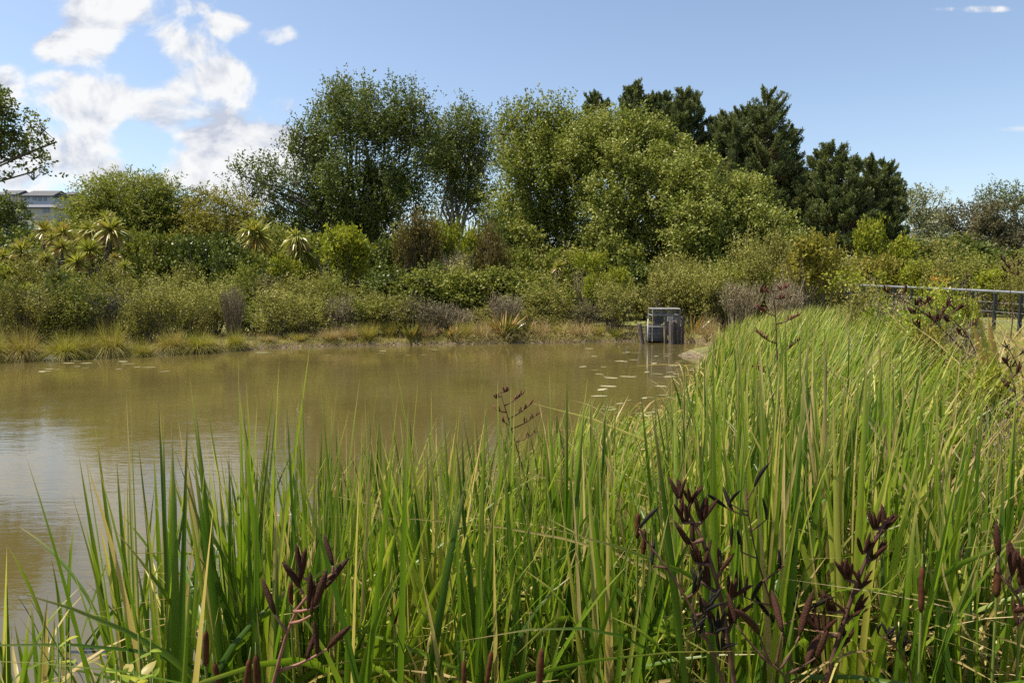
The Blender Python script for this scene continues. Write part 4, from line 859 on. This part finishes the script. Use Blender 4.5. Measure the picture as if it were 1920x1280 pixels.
# ------------------------------------------------------------------ flax seed stalks
def podmesh(seed, curve, mat, fat=0.13):
    rng=np.random.default_rng(seed); t=np.linspace(0,1,8); mb=MB()
    P=np.stack([curve*(t**1.6)*0.6,0*t,t],1); r=fat*np.sin(np.clip(0.08+0.9*t,0,1)*math.pi)**0.55
    r[-1]=0.01; r[0]=0.03
    mb.tube(P,r,8); return mb.mesh('seed_pod',mat,smooth=True)
PODS={'red':[podmesh(i,c,M['pod'],f) for i,(c,f) in enumerate([(0.22,.085),(-0.3,.095),(0.5,.08)])],'black':[podmesh(9+i,c,M['podblack'],f) for i,(c,f) in enumerate([(0.4,.085),(-0.5,.08),(0.75,.08)])],'flower':[podmesh(20+i,c,M['flower'],f) for i,(c,f) in enumerate([(0.1,.11),(-0.3,.12)])]}
def stalk(label, pts, Yd, branches, pod='red', r=0.009, podlen=0.075, seed=0, group='flax seed stalks', dense=1.0, pods_up=1.0):
    """pts: stem in picture pixels at its own depth Yd, bottom first; branches: (fraction up, dx, dy, pods)"""
    rng=np.random.default_rng(seed+500); Pw=np.array([W(x,y,Yd+(rng.normal()*0.02 if i else 0)) for i,(x,y) in enumerate(pts)])
    b0=Pw[0].copy(); gz=max(G(b0[0],b0[1]),-0.1)
    if b0[2]>gz+0.02:
        dv=norm(Pw[0]-Pw[1]); dv[2]=min(dv[2],-0.6); k=(b0[2]-gz)/-dv[2]; b0=b0+dv*min(k,3.0); b0[2]=gz; Pw=np.vstack([b0,Pw])
    root=empty('flax_stalk',Pw[0],label,'flax stalk',group); base=Pw[0]
    seg=np.linalg.norm(np.diff(Pw,axis=0),axis=1); cum=np.concatenate([[0],np.cumsum(seg)]); 
    vis0=0 if len(Pw)==len(pts) else cum[1]
    def at(f): 
        s_=vis0+(cum[-1]-vis0)*f; return np.array([np.interp(s_,cum,Pw[:,k]) for k in range(3)])
    ts=np.linspace(0,1,16); PP=np.array([[np.interp(s_*cum[-1],cum,Pw[:,k]) for k in range(3)] for s_ in ts])
    sm=PP.copy(); sm[1:-1]=0.25*PP[:-2]+0.5*PP[1:-1]+0.25*PP[2:]
    st=MB(); st.tube(sm,np.linspace(r,r*0.35,16),7)
    podlist=[]
    for (f,dx,dy,npd) in branches:
        if dense>1 and npd>1: npd=int(round(npd*dense))
        a=at(f); sgn=1
        tip=a+np.array([dx*S(Yd),rng.normal()*0.25*abs(dx)*S(Yd),-dy*S(Yd)])
        mid=(a+tip)/2+np.array([0,0,-0.10*np.linalg.norm(tip-a)])
        tt=np.linspace(0,1,6)[:,None]; cur=(1-tt)**2*a+2*tt*(1-tt)*mid+tt**2*tip
        st.tube(cur,np.linspace(r*0.55,r*0.3,6),5)
        for j in range(npd):
            u_=0.45+0.55*(j+0.5)/npd if npd>1 else 1.0
            c=np.array([np.interp(u_,tt[:,0],cur[:,k]) for k in range(3)])
            podlist.append((c,rng.normal()*0.35+(0.25 if dx>0 else -0.25),rng.normal()*0.35))
    st.obj('stem',M['stalkred' if 'reddish' in label else 'stalk'],root,smooth=True,at=base)
    ms=PODS[pod]
    for c,tx,ty in podlist:
        o=bpy.data.objects.new('seed_pod',ms[rng.integers(len(ms))]); C.objects.link(o); o.parent=root
        o.location=tuple(c-base); dirv=Vector((tx,ty,pods_up)).normalized(); o.rotation_mode='QUATERNION'
        s_=podlen*rng.uniform(0.75,1.25); o.rotation_quaternion=dirv.to_track_quat('Z','Y')@Matrix.Rotation(rng.uniform(0,6.28),3,'Z').to_quaternion()
        o.scale=(s_,s_,s_)
    return root
stalk('tall flax stalk with rust-red flower tufts rising from the far reeds',[(1462,740),(1456,660),(1455,600),(1450,545)],7.0,[(1,-26,2,9),(1,22,-6,8),(.93,26,0,9),(.76,-34,-16,10),(.68,34,-18,9),(.50,-46,-22,12),(.38,46,-34,8),(.20,-56,-16,12),(.10,36,-18,5)],'flower',0.014,0.055,1)
stalk('short flax stalk with rusty pods in front of the pond, in mid picture',[(975,860),(955,790),(938,735)],4.4,[(1,14,-2,7),(.95,-10,6,4),(.8,36,-22,8),(.7,-22,-6,4),(.6,44,-30,9),(.45,52,-30,7),(.5,-18,-10,3),(.25,40,-24,4)],'flower',0.008,0.036,2)
stalk('reddish flax stalk with brown pods in the lower left foreground',[(510,1290),(530,1210),(560,1120),(600,1085),(630,1070)],2.05,[(.98,0,-14,1),(.9,6,20,1),(.75,-10,-22,2),(.6,55,-26,2),(.5,50,-30,1),(.42,-20,-40,1),(.12,110,-50,3),(.85,-22,-14,1)],'red',0.0105,0.100,3)
stalk('maroon flax stalk leaning left, heavy with pods at its tip, lower right of centre',[(1378,1290),(1355,1130),(1325,1020),(1285,950)],2.1,[(1,-14,-18,3),(.97,4,-26,3),(.92,-22,4,3),(.82,-34,10,3),(.9,16,-10,3),(.68,-36,-10,4),(.52,-40,-26,3),(.45,20,-20,3),(.36,-36,-10,2),(.3,14,-26,2),(.6,10,-22,2)],'red',0.014,0.074,4,dense=1.7)
stalk('thin grey stalk with curved black pods, tallest of the lower right stalks',[(1500,1290),(1470,1190),(1430,1090),(1405,990),(1398,915)],2.25,[(.94,14,-26,1),(.88,-36,-18,1),(.86,-52,-22,2),(.78,26,-26,1),(.66,-52,-24,2),(.56,66,-36,2),(.42,-70,-22,3),(.30,62,-52,3),(.25,-30,-40,2)],'black',0.006,0.075,5)
stalk('dark flax stalk with crowded pods leaning right, right of the black-pod stalk',[(1545,1290),(1580,1170),(1610,1080),(1640,1010),(1662,975)],2.2,[(.95,-16,4,3),(.9,16,-16,3),(.82,-22,8,3),(.74,26,-10,4),(.62,-26,-8,4),(.55,20,-18,3),(.45,-36,4,4),(.3,-44,-10,5),(.22,30,-20,3),(.38,24,-24,3)],'red',0.014,0.070,6,dense=1.7)
stalk('thin dark stalk leaning left with crossing twigs left of the maroon one',[(1360,1290),(1320,1180),(1270,1090),(1232,1040),(1198,995)],2.0,[(.95,-10,-22,1),(.75,-30,-8,1),(.55,24,-20,3),(.45,30,-10,4),(.35,28,4,4),(.3,-30,-26,2),(.2,20,-20,3)],'black',0.009,0.066,7,dense=1.4)
stalk('stalk with fat upright mahogany pods at the bottom, lower right of centre',[(1490,1295),(1470,1255),(1440,1240)],1.9,[(1,-60,-70,1),(.9,-25,-60,1),(.7,10,-70,1),(.5,40,-60,1),(.3,60,-50,2)],'red',0.008,0.115,8)
stalk('comb of dark pods on a short drooping branch, lower right',[(1712,1295),(1705,1250),(1690,1215),(1650,1190)],2.15,[(1,-4,-2,2),(.9,2,-4,2),(.8,0,-6,2),(.7,4,-6,2),(.55,4,-8,2)],'black',0.006,0.05,9)
stalk('curled maroon pod cluster on a stalk cut by the right edge',[(1960,1290),(1935,1180),(1905,1105),(1872,1075)],2.1,[(1,-2,-36,1),(.9,10,-26,3),(.8,24,-30,3),(.7,-10,20,1),(.6,-14,24,1),(.5,24,-20,3)],'red',0.011,0.095,10,dense=1.8)
stalk('thin bare brown stalk standing in front of the handrail',[(1828,640),(1815,580),(1810,510)],9.0,[(.9,3,-6,1)],'red',0.010,0.05,11)
stalk('tall thin stalk with dark maroon seed head at the right edge',[(1893,650),(1900,590),(1893,540),(1894,500)],9.0,[(1,-12,-14,5),(1,6,-18,5),(.97,16,-10,5),(.95,-18,0,5),(.93,14,6,4),(.9,-12,10,4),(.96,0,-2,4),(.55,-24,4,3)],'red',0.011,0.085,12)
stalk('dead maroon flax stalk fallen across the weeds below the handrail',[(1790,640),(1740,590),(1690,560),(1660,545)],7.9,[(.9,-16,-6,5),(.8,10,-14,4),(.6,20,-10,5),(.5,-20,4,4),(.4,20,6,4),(.3,-14,-10,4)],'red',0.013,0.085,13,dense=1.8)
stalk('second dead maroon stalk leaning right below the handrail',[(1700,660),(1740,610),(1795,580)],7.6,[(.9,16,-6,4),(.7,10,-14,4),(.5,20,-10,4),(.4,-16,-12,4)],'red',0.013,0.085,14,dense=1.8)
stalk('maroon flax stalk arching left out of the weeds below the handrail',[(1850,700),(1810,620),(1770,585),(1730,572)],7.2,[(1,-14,0,4),(.9,-8,-14,4),(.8,14,-12,4),(.65,-14,4,4),(.5,20,-10,4),(.4,-20,-8,4)],'red',0.012,0.08,16,dense=1.6)
stalk('dark flax stalk standing at the right edge amid yellow-green weeds',[(1915,860),(1908,760),(1895,690)],4.6,[(1,-8,-10,4),(.9,12,-14,4),(.75,-20,-10,4),(.6,18,-16,4),(.45,-22,-10,4)],'red',0.011,0.06,17,dense=1.5)
stalk('dark pod stalk among the yellow weeds at the right edge',[(1925,720),(1905,680),(1890,650)],6,[(.9,-10,-6,3),(.7,12,-10,3),(.5,-12,4,3)],'black',0.009,0.07,15)

# ------------------------------------------------------------------ cattail heads
def cattail(label, px, py_top, py_bot, Yd, w_px, lean=0.0):
    top=W(px+lean,py_top,Yd); bot=W(px,py_bot,Yd); g=max(G(bot[0],bot[1]),-0.2); base=np.array([bot[0]-lean*S(Yd)*1.5,Yd,g])
    root=empty('bulrush',base,label,'bulrush','brown cattail spikes')
    r=w_px*S(Yd)/2; MB().tube([base,(base+bot)/2+np.array([0.01,0,0]),bot,top,top+(top-bot)*0.25],[0.006,0.005,0.004,0.003,0.001],6).obj('stalk',M['reedstalk'],root,smooth=True,at=base)
    t_=np.linspace(0,1,9); P=bot+(top-bot)*t_[:,None]; rr=r*np.clip(np.sin(math.pi*np.clip(t_*0.94+0.03,0,1)),0.05,1)**0.22; rr[0]*=.4; rr[-1]*=.35
    MB().tube(P,rr,10).obj('seed_head',M['cattailhead'],root,smooth=True,at=base)
for a in [('brown cattail head at the lower left beside the yellow leafy weed',386,1180,1250,2.0,12,0),('pair of brown cattail spikes at the bottom, left one',415,1240,1300,1.9,12,-14),('slanting brown cattail head in the bottom left corner of the stand',460,1232,1310,1.9,13,8),('brown cattail head right of the slanting one at the bottom',484,1225,1310,1.95,14,-4),('straight cattail head below the reddish flax stalk',870,1236,1300,1.95,11,0),('leaning cattail head at the bottom just left of centre',912,1218,1285,1.95,11,10),('large mahogany cattail head at the bottom centre',1010,1214,1300,1.9,14,6),('cattail head with pale tip left of the maroon flax stalk',1195,960,1010,2.6,11,1),('second cattail head just below the pale-tipped one',1206,990,1045,2.55,11,2),('tall dark red cattail head in the right foreground',1727,1060,1150,2.1,12,2),('curled cattail spike near the lower right edge',1868,1060,1120,2.2,14,4),('dark red cattail head at the right edge',1914,1040,1100,2.2,13,0),('cattail head half hidden left of the reddish stalk',545,1090,1135,2.3,10,0),('small cattail head low among dead leaves left of centre',740,1120,1170,2.6,9,6)]: cattail(*a)

# ------------------------------------------------------------------ leafy weeds
def leafy(label, px, py_top, Yd, wpx, seed, mat='weed', n=26, ls=0.05):
    rng=np.random.default_rng(seed); top=W(px,py_top,Yd); g=max(G(top[0],Yd),0); base=np.array([top[0],Yd,g])
    root=empty('leafy_weed',base,label,'weed','leafy weeds among the reeds'); st=MB(); lf=MB()
    for i in range(4):
        tip=top+np.array([rng.normal()*wpx*S(Yd)*0.4,rng.normal()*0.05,-abs(rng.normal())*0.08]); 
        P=base+(tip-base)*np.linspace(0,1,5)[:,None]; P[1:-1]+=rng.normal(size=(3,3))*0.015; st.tube(P,np.linspace(0.004,0.002,5),5)
        k=n//4; u_=rng.uniform(0.6,1.0,k); c=np.array([[np.interp(q_,np.linspace(0,1,5),P[:,j]) for j in range(3)] for q_ in u_])
        a=rng.uniform(0,6.28,k); d=norm(np.stack([np.cos(a),np.sin(a),rng.uniform(-.2,.7,k)],1)); L=ls*rng.uniform(.6,1.2,k)
        lf.blades(c,d,L,L*0.45,np.stack([0*a,0*a,-0.3*rng.random(k)],1),rng.random(k),(rng.random(k)<.15)*.6,K=5,fold=0.25,wmode='flax')
    st.obj('stems',M['reedstalk'],root,smooth=True,at=base); lf.obj('leaves',M[mat],root,smooth=True,at=base)
leafy('yellow-green leafy weed in the water at the lower left',105,1195,1.95,60,1)
leafy('golden-leaved weed with rounded leaves at the lower left',262,1160,2.0,70,2,ls=0.06)
leafy('low broad-leaved weed at the bottom left corner of the stand',215,1215,1.85,60,3)
leafy('leafy weed with pale bud at the bottom left',275,1245,1.8,50,4)
for a in [('weed',1740,548,150,8.6,'yellow-green flowering weed bush in front of the handrail'),('weed',1690,585,100,9.2,'small lime weed bush left of the flowering weed bush'),('weed',1785,565,100,8.8,'orange-tinged leafy weed at the right end of the weed bush'),('olive',1625,540,110,13,'tangled dry brown bush at the far end of the reed bed'),('twig',1690,556,130,12,'bare tangle of dead stems left of the weed bush'),('twig',1790,600,120,8.2,'bare reddish tangle of dead stems below the weed bush'),('weed',1850,690,120,5.6,'yellow-green leafy weed mound at the right edge'),('weed',1925,715,110,6.2,'pale green weed mound cut by the right edge'),('weed',1800,690,110,6.0,'leafy weed mound right behind the reeds'),('twig',1900,760,160,4.2,'dry twiggy mound low at the right edge')]: shrub(*a)
# orange bush accents
for a in [('limeround',1655,566,80,12.5,'yellow-green low bush at the top of the reed bed'),('twig',1730,560,110,10.5,'brown tangle of dead flax stems in front of the flowering weed bush'),('twig',1640,560,110,13.5,'brown dead tangle behind the tip of the reed bed'),('limeround',1815,572,60,9.6,'orange-tipped lime bush beside the fence posts'),('goldround',1760,630,90,7.4,'tan dry bush among the dead stems below the weed bush'),('limeround',1860,700,110,5.2,'lime weed mound near the right edge below the flax fan'),('weed',1910,800,140,3.9,'leafy weed mound at the right edge among dry stems')]: shrub(*a)
tree('orange_flax','small bright orange leafy plant behind the handrail','plant',1765,30,[(1765,522,9,9)],'orange',trunk_r=0.02,cov=0.9,ls=0.1,asp=.5,per=6,L=.2,nsub=6)
tree('yellow_weed','yellow-leaved creeper over the far end of the handrail','plant',1605,25,[(1590,528,30,10),(1640,522,24,10),(1575,520,16,9)],'lime',trunk_r=0.02,cov=1.2,ls=0.12,asp=.6,per=6,L=.3,nsub=8)
# big flax fan by the fence
def fan(label, px, Yd, tips, wpx, seed, dryv):
    rng=np.random.default_rng(seed); b0=W(px,690,Yd); b0[2]=G(b0[0],Yd); mb=MB()
    for (tx,ty),dv in zip(tips,dryv):
        tp=W(tx,ty,Yd+rng.normal()*0.1); v=tp-b0; L=np.linalg.norm(v)
        mb.blades(b0[None],norm(v)[None],np.array([L]),np.array([wpx*S(Yd)]),np.array([[0.05*np.sign(v[0]),0,-0.03]]),rng.uniform(.3,.8,1),np.array([dv]),K=9,fold=0.35,wmode='flax',tipdry=0.4)
    o=mb.obj('flax_plant',M['flaxleaf'],None,smooth=True,at=b0); o.location=tuple(b0); tag(o,label,'flax')
fan('broad flax fan with green and orange-brown blades beside the fence posts',1886,7.0,[(1850,588),(1872,600),(1895,640),(1838,600),(1900,620),(1866,580)],20,1,[0,.1,.8,.9,.2,.6])
fan('short upright flax fan among the dead stems below the handrail',1775,8.2,[(1750,560),(1768,552),(1790,600),(1740,590),(1800,580)],16,2,[0,0,.2,.6,0])

# ------------------------------------------------------------------ handrail
P0=np.array([13.4,18.0]); step=np.array([-0.10,0.82])
def railz(n): return np.interp(n,[-8,0,4,8,12],[2.17,2.28,2.38,2.46,2.47])
rr0=empty('handrail',(P0[0],P0[1],G(*P0)),'long grey handrail on black posts along the meadow at the right','handrail')
rb0=np.array([P0[0],P0[1],G(*P0)])
ns=list(range(-5,10)); pth=[np.array([*(P0+step*n),railz(n)]) for n in ns]
tb_=MB()
for a,b_ in zip(pth[:-1],pth[1:]): tb_.tube([a,b_],[0.036,0.036],8)
tb_.obj('rail',M['railmetal'],rr0,smooth=False,at=rb0)
for q in pth:
    g=G(q[0],q[1]); mb=MB(); mb.box((q[0],q[1],(q[2]-0.05+g-0.1)/2),(0.075,0.06,q[2]-0.05-g+0.1)); mb.obj('post',M['blackmetal'],rr0,at=rb0)
for hh in (0.3,0.55,0.8):
    mb=MB(); mb.tube([q-np.array([0,0,hh]) for q in pth],[0.006]*len(pth),4); mb.obj('wire',M['galv'],rr0,at=rb0)

# ------------------------------------------------------------------ steel intake cage and old posts
YC=29.0; k=S(YC)
cg=W(1249,636,YC); cg[2]=0.0; cage=empty('steel_cage',cg,'small galvanised steel cage with grilles at the far corner of the pond','cage')
def wx(px): return (px-960)/F*YC
def wz(py): return CAMZ-(py-HOR)*YC/F
fr=MB(); x0,x1=wx(1224),wx(1275); zt,zm,zb=wz(579),wz(591),wz(610); dpt=0.9
for yy in (0,dpt):
    for zz in (zt,zm): fr.bar((x0,YC+yy,zz),(x1,YC+yy,zz),0.05)
    fr.bar((x0,YC+yy,wz(640)),(x0,YC+yy,zt),0.045); fr.bar((x1,YC+yy,wz(640)),(x1,YC+yy,zt),0.045)
    fr.bar((x0,YC+yy,zb),(wx(1247),YC+yy,zb),0.04)
    fr.bar((wx(1247),YC+yy,zm),(wx(1247),YC+yy,zb),0.04)
for xx in (x0,x1):
    for zz in (zt,zm): fr.bar((xx,YC,zz),(xx,YC+dpt,zz),0.05)
for xx in (wx(1241),wx(1258)): fr.bar((xx,YC,zm),(xx,YC,zt),0.025)
fr.obj('frame',M['galv'],cage,at=cg)
top=MB()
for i in range(14):
    xx=x0+(x1-x0)*(i+.5)/14; top.bar((xx,YC,zt+.005),(xx,YC+dpt,zt+.005),0.012)
for i in range(28):
    xx=x0+(x1-x0)*(i+.5)/28; top.bar((xx,YC+0.02,zm),(xx,YC+0.02,zt),0.008)
    top.bar((xx,YC+dpt,zm),(xx,YC+dpt,zt),0.008)
top.obj('mesh_panel',M['galv'],cage,at=cg)
gr=MB(); gr.box(((wx(1228)+wx(1244))/2,YC+0.03,(wz(594)+wz(607))/2),(wx(1244)-wx(1228),0.02,wz(594)-wz(607)))
for i in range(9):
    xx=wx(1228)+(wx(1244)-wx(1228))*(i+.5)/9; gr.bar((xx,YC+.005,wz(594)),(xx,YC+.005,wz(607)),0.012)
gr.obj('grating',M['meshdark'],cage,at=cg)
sh=MB(); sh.box(((wx(1247)+wx(1275))/2,YC+0.06,(zm+wz(630))/2),(wx(1274)-wx(1248),0.03,zm-wz(630)-.06)); sh.obj('side_panel',M['panelgrey'],cage,at=cg)
pl=MB(); pl.box(((wx(1251)+wx(1262))/2,YC-0.02,wz(598)),(wx(1262)-wx(1251),0.10,wz(593.5)-wz(602))); pl.obj('plate',M['plate'],cage,at=cg)
lg=MB()
for i in range(12):
    xx=wx(1217)+(wx(1241)-wx(1217))*i/11; lg.bar((xx,YC-0.10,wz(612)),(xx,YC-0.10,wz(634)),0.018)
lg.bar((wx(1216),YC-.1,wz(612)),(wx(1242),YC-.1,wz(612)),0.03); lg.bar((wx(1216),YC-.1,wz(625)),(wx(1242),YC-.1,wz(625)),0.03)
lg.obj('bar_grille',M['galv'],cage,at=cg)
bk=MB(); bk.box(((wx(1217)+wx(1246))/2,YC+0.5,(wz(612)+wz(640))/2),(wx(1246)-wx(1217),0.7,wz(612)-wz(640))); bk.obj('inlet_box',M['meshdark'],cage,at=cg)
def timber(label,px,top,wpx,dy,lean=0.0):
    rng=np.random.default_rng(int(px)); x=wx(px); r=wpx*k/2; zt_=wz(top); mb=MB()
    n=12; rows=[]; 
    for i,f in enumerate((0,0.3,0.6,0.9,1.0)):
        a=np.arange(n)*2*math.pi/n; rad=r*(1+0.09*np.sin(a*3+px)+0.05*np.sin(a*5))*(1.0 if f<1 else 0.9)
        zz=-0.4+(zt_+0.4)*f+ (rng.normal(size=n)*0.03 if f>=0.9 else 0)
        rows.append(np.stack([rad*np.cos(a)+lean*f,rad*np.sin(a),zz+0*a],1))
    V=np.vstack(rows+[np.array([[lean,0,zt_-0.01]])]); Fq=[]
    for i in range(4):
        for j in range(n): Fq.append([i*n+j,i*n+(j+1)%n,(i+1)*n+(j+1)%n,(i+1)*n+j])
    for j in range(0,n,2): Fq.append([5*n,4*n+j,4*n+j+1,4*n+(j+2)%n])
    o=mb.add(V,Fq).obj('timber_post',M['timber']); o.location=(x,YC+dy,0); tag(o,label,'post','old timber posts by the cage')
timber('thick weathered timber post in front of the steel cage',1257,601,11,-0.35)
timber('weathered timber post just right of the thick one, before the cage',1267,599,7,-0.28)
timber('dark timber post right behind the cage corner, tallest of the posts',1281,594,7.5,0.1,0.02)
timber('short dark timber post leaning left of the cage',1206,606,9,-0.25,-0.2)
timber('short broken timber stump low between grille and thick post',1246,618,6,-0.25)
timber('grey squared timber post at the right corner of the cage',1273,610,5,-0.2)
po=MB(); po.tube([(0,0,-.3),(0,0,wz(597))],[0.02,0.02],8); po=po.obj('pipe',M['pipe'],smooth=True); po.location=(wx(1214),YC-.15,0); tag(po,'thin pale upright pipe left of the cage grille','pipe')
# stones and sticks
def stone(label,px,py,r,seed):
    rng=np.random.default_rng(seed); me=bpy.data.meshes.new('stone'); import bmesh
    bm=bmesh.new(); bmesh.ops.create_icosphere(bm,subdivisions=3,radius=r)
    for v_ in bm.verts:
        q=v_.co.normalized(); v_.co*=1+0.18*math.sin(q.x*4+seed)+0.14*math.sin(q.y*5+seed*2)+0.1*math.sin(q.z*7)
        v_.co.z*=0.55
    bm.to_mesh(me); bm.free(); me.materials.append(M['rock'])
    for p_ in me.polygons: p_.use_smooth=True
    o=bpy.data.objects.new('stone',me); C.objects.link(o); Yd=CAMZ*F/(py-HOR); o.location=((px-960)/F*Yd,Yd,r*0.2); o.rotation_euler=(0,0,seed); tag(o,label,'stone','stones at the left waterline')
stone('flat grey stone at the water below the wide brown-skirted tussock',92,676,0.22,1)
stone('small grey stone right of the flat one at the waterline',112,674,0.15,2)
stone('small rough stone at the water between two tussocks',80,674,0.13,3)
stone('pale stone on the bank among the shrubs, above the tussock row',372,612,0.01,4) if False else None
# floating leaves
fl=np.random.default_rng(31)
def padmesh(seed):
    rng=np.random.default_rng(seed); n=10; a=np.arange(n)*2*math.pi/n; r=1+0.15*rng.normal(size=n); V=np.stack([r*np.cos(a),0.6*r*np.sin(a),0.02*rng.random(n)],1); V=np.vstack([V,[[0,0,0.03]]])
    return MB().add(V,[[n,j,j+1,(j+2)%n] for j in range(0,n,2)],var=rng.random()).mesh('floating_leaf',M['leafpale'])
PM=[padmesh(i) for i in range(6)]
def floaters(n,x0,x1,y0,y1,label,group):
    c=0; tr=0
    while c<n and tr<6000:
        tr+=1
        px=fl.uniform(x0,x1); py=fl.uniform(y0,y1); Yd=CAMZ*F/(py-HOR); x=(px-960)/F*Yd
        if float(sdist(np.array([x]),np.array([Yd]))[0])>-0.25: continue
        o=bpy.data.objects.new('floating_leaf',PM[fl.integers(6)]); C.objects.link(o); s_=fl.uniform(0.035,0.11)*min(1.3,Yd/12)
        o.location=(x,Yd,0.006+0.002*fl.random()); o.scale=(s_*1.5,s_,s_); o.rotation_euler=(0,0,fl.normal()*0.5); tag(o,label,'floating leaf',group); c+=1
floaters(55,1120,1330,700,880,'small pale leaf floating on the water beside the right reeds','pale leaves floating by the right reeds')
floaters(36,1090,1330,650,710,'small pale leaf floating on the water in front of the cage','pale leaves floating before the cage')
floaters(16,60,330,674,700,'small pale leaf floating off the left tussocks','pale leaves floating off the left tussocks')
floaters(12,470,820,655,668,'small pale leaf floating near the far bank','pale leaves floating near the far bank')
# dead leaf litter at far waterline
q=bank_pts(1200,-3,4,-0.1,0.5)
thatch(700,lambda n: bank_pts(n,-2.5,3.5,-0.15,0.5),'bleached dead flax leaves hanging over the far waterline',(0.3,0.8))
thatch(500,lambda n: bank_pts(n,5.0,9,-0.3,1.2,20),'bleached dead reed leaves on the mud by the cage',(0.3,0.9))

# ------------------------------------------------------------------ houses on the hill
def house(label, px0, px1, eave, base_py, ridge, Yd, depth, wall, roofm, wins, gable=True, ridge_in=0.0):
    x0=(px0-960)/F*Yd; x1=(px1-960)/F*Yd; ze=CAMZ-(eave-HOR)*Yd/F; zr=CAMZ-(ridge-HOR)*Yd/F; zb_=CAMZ-(base_py-HOR)*Yd/F
    g=G((x0+x1)/2,Yd)-1.0; zb2=min(zb_,g); b0=np.array([(x0+x1)/2,Yd,zb2])
    root=empty('house',b0,label,'house','houses on the far hill')
    MB().box(((x0+x1)/2,Yd+depth/2,(ze+zb2)/2),(x1-x0,depth,ze-zb2)).obj('wall',M[wall],root,at=b0)
    ov=0.7; ri=ridge_in*(x1-x0)
    V=[(x0-ov,Yd-ov,ze),(x1+ov,Yd-ov,ze),(x1+ov,Yd+depth+ov,ze),(x0-ov,Yd+depth+ov,ze),(x0-ov+ri,Yd+depth/2,zr),(x1+ov-ri,Yd+depth/2,zr)]
    V2=[(a,b_,c-0.3) for a,b_,c in V[:4]]
    rf=MB().add(V+V2,[[0,1,5,4],[2,3,4,5],[3,0,4,4],[1,2,5,5],[0,6,7,1],[1,7,8,2],[2,8,9,3],[3,9,6,0],[6,9,8,7]]); rf.obj('roof',M[roofm],root,at=b0)
    for (wa,wb_,wt,wbm) in wins:
        a=(wa-960)/F*Yd; b_=(wb_-960)/F*Yd; z1=CAMZ-(wt-HOR)*Yd/F; z0=CAMZ-(wbm-HOR)*Yd/F
        MB().box(((a+b_)/2,Yd-0.05,(z0+z1)/2),(b_-a,0.2,z1-z0)).obj('window',M['glass'],root,at=b0)
house('two-storey pale house with dark roof and a row of windows on the hill',55,110,370,386,357,262,12,'wall_white','roof',[(58,61,368.5,374),(64,67,368.5,376),(74,81,371,378),(84,90,371,379),(94,99,373,379),(57,62,381,384),(64,67,381,384)],ridge_in=0.08)
house('cream gabled house left of the two-storey pale house',11,43,368,392,357,266,10,'wall_cream','roof',[(24,28,369,374),(36,40,368.5,374),(38,41,381,386)],ridge_in=0.06)
house('low cream house with grey roof below the two-storey house',44,112,391,402,383,250,11,'wall_cream','roof2',[(56,62,393,401),(91,103,393,401)],ridge_in=0.1)
house('house with dark pyramid roof behind the willow tops at the left',118,150,368,385,359,275,12,'brick','roof',[(122,126,371,377)],ridge_in=0.42)
house('house with grey roof cut by the left edge',-30,9,366,385,359.5,272,10,'wall_white','roof2',[(-5,2,369,374)],ridge_in=0.05)

# ------------------------------------------------------------------ render settings
sc.view_settings.view_transform='Standard'; sc.view_settings.look='None'; sc.view_settings.exposure=0.95; sc.view_settings.gamma=1.0
cy=sc.cycles; cy.use_denoising=False; cy.max_bounces=6; cy.diffuse_bounces=3; cy.glossy_bounces=3; cy.transmission_bounces=4; cy.transparent_max_bounces=4
cy.caustics_reflective=False; cy.caustics_refractive=False; cy.sample_clamp_indirect=4.0
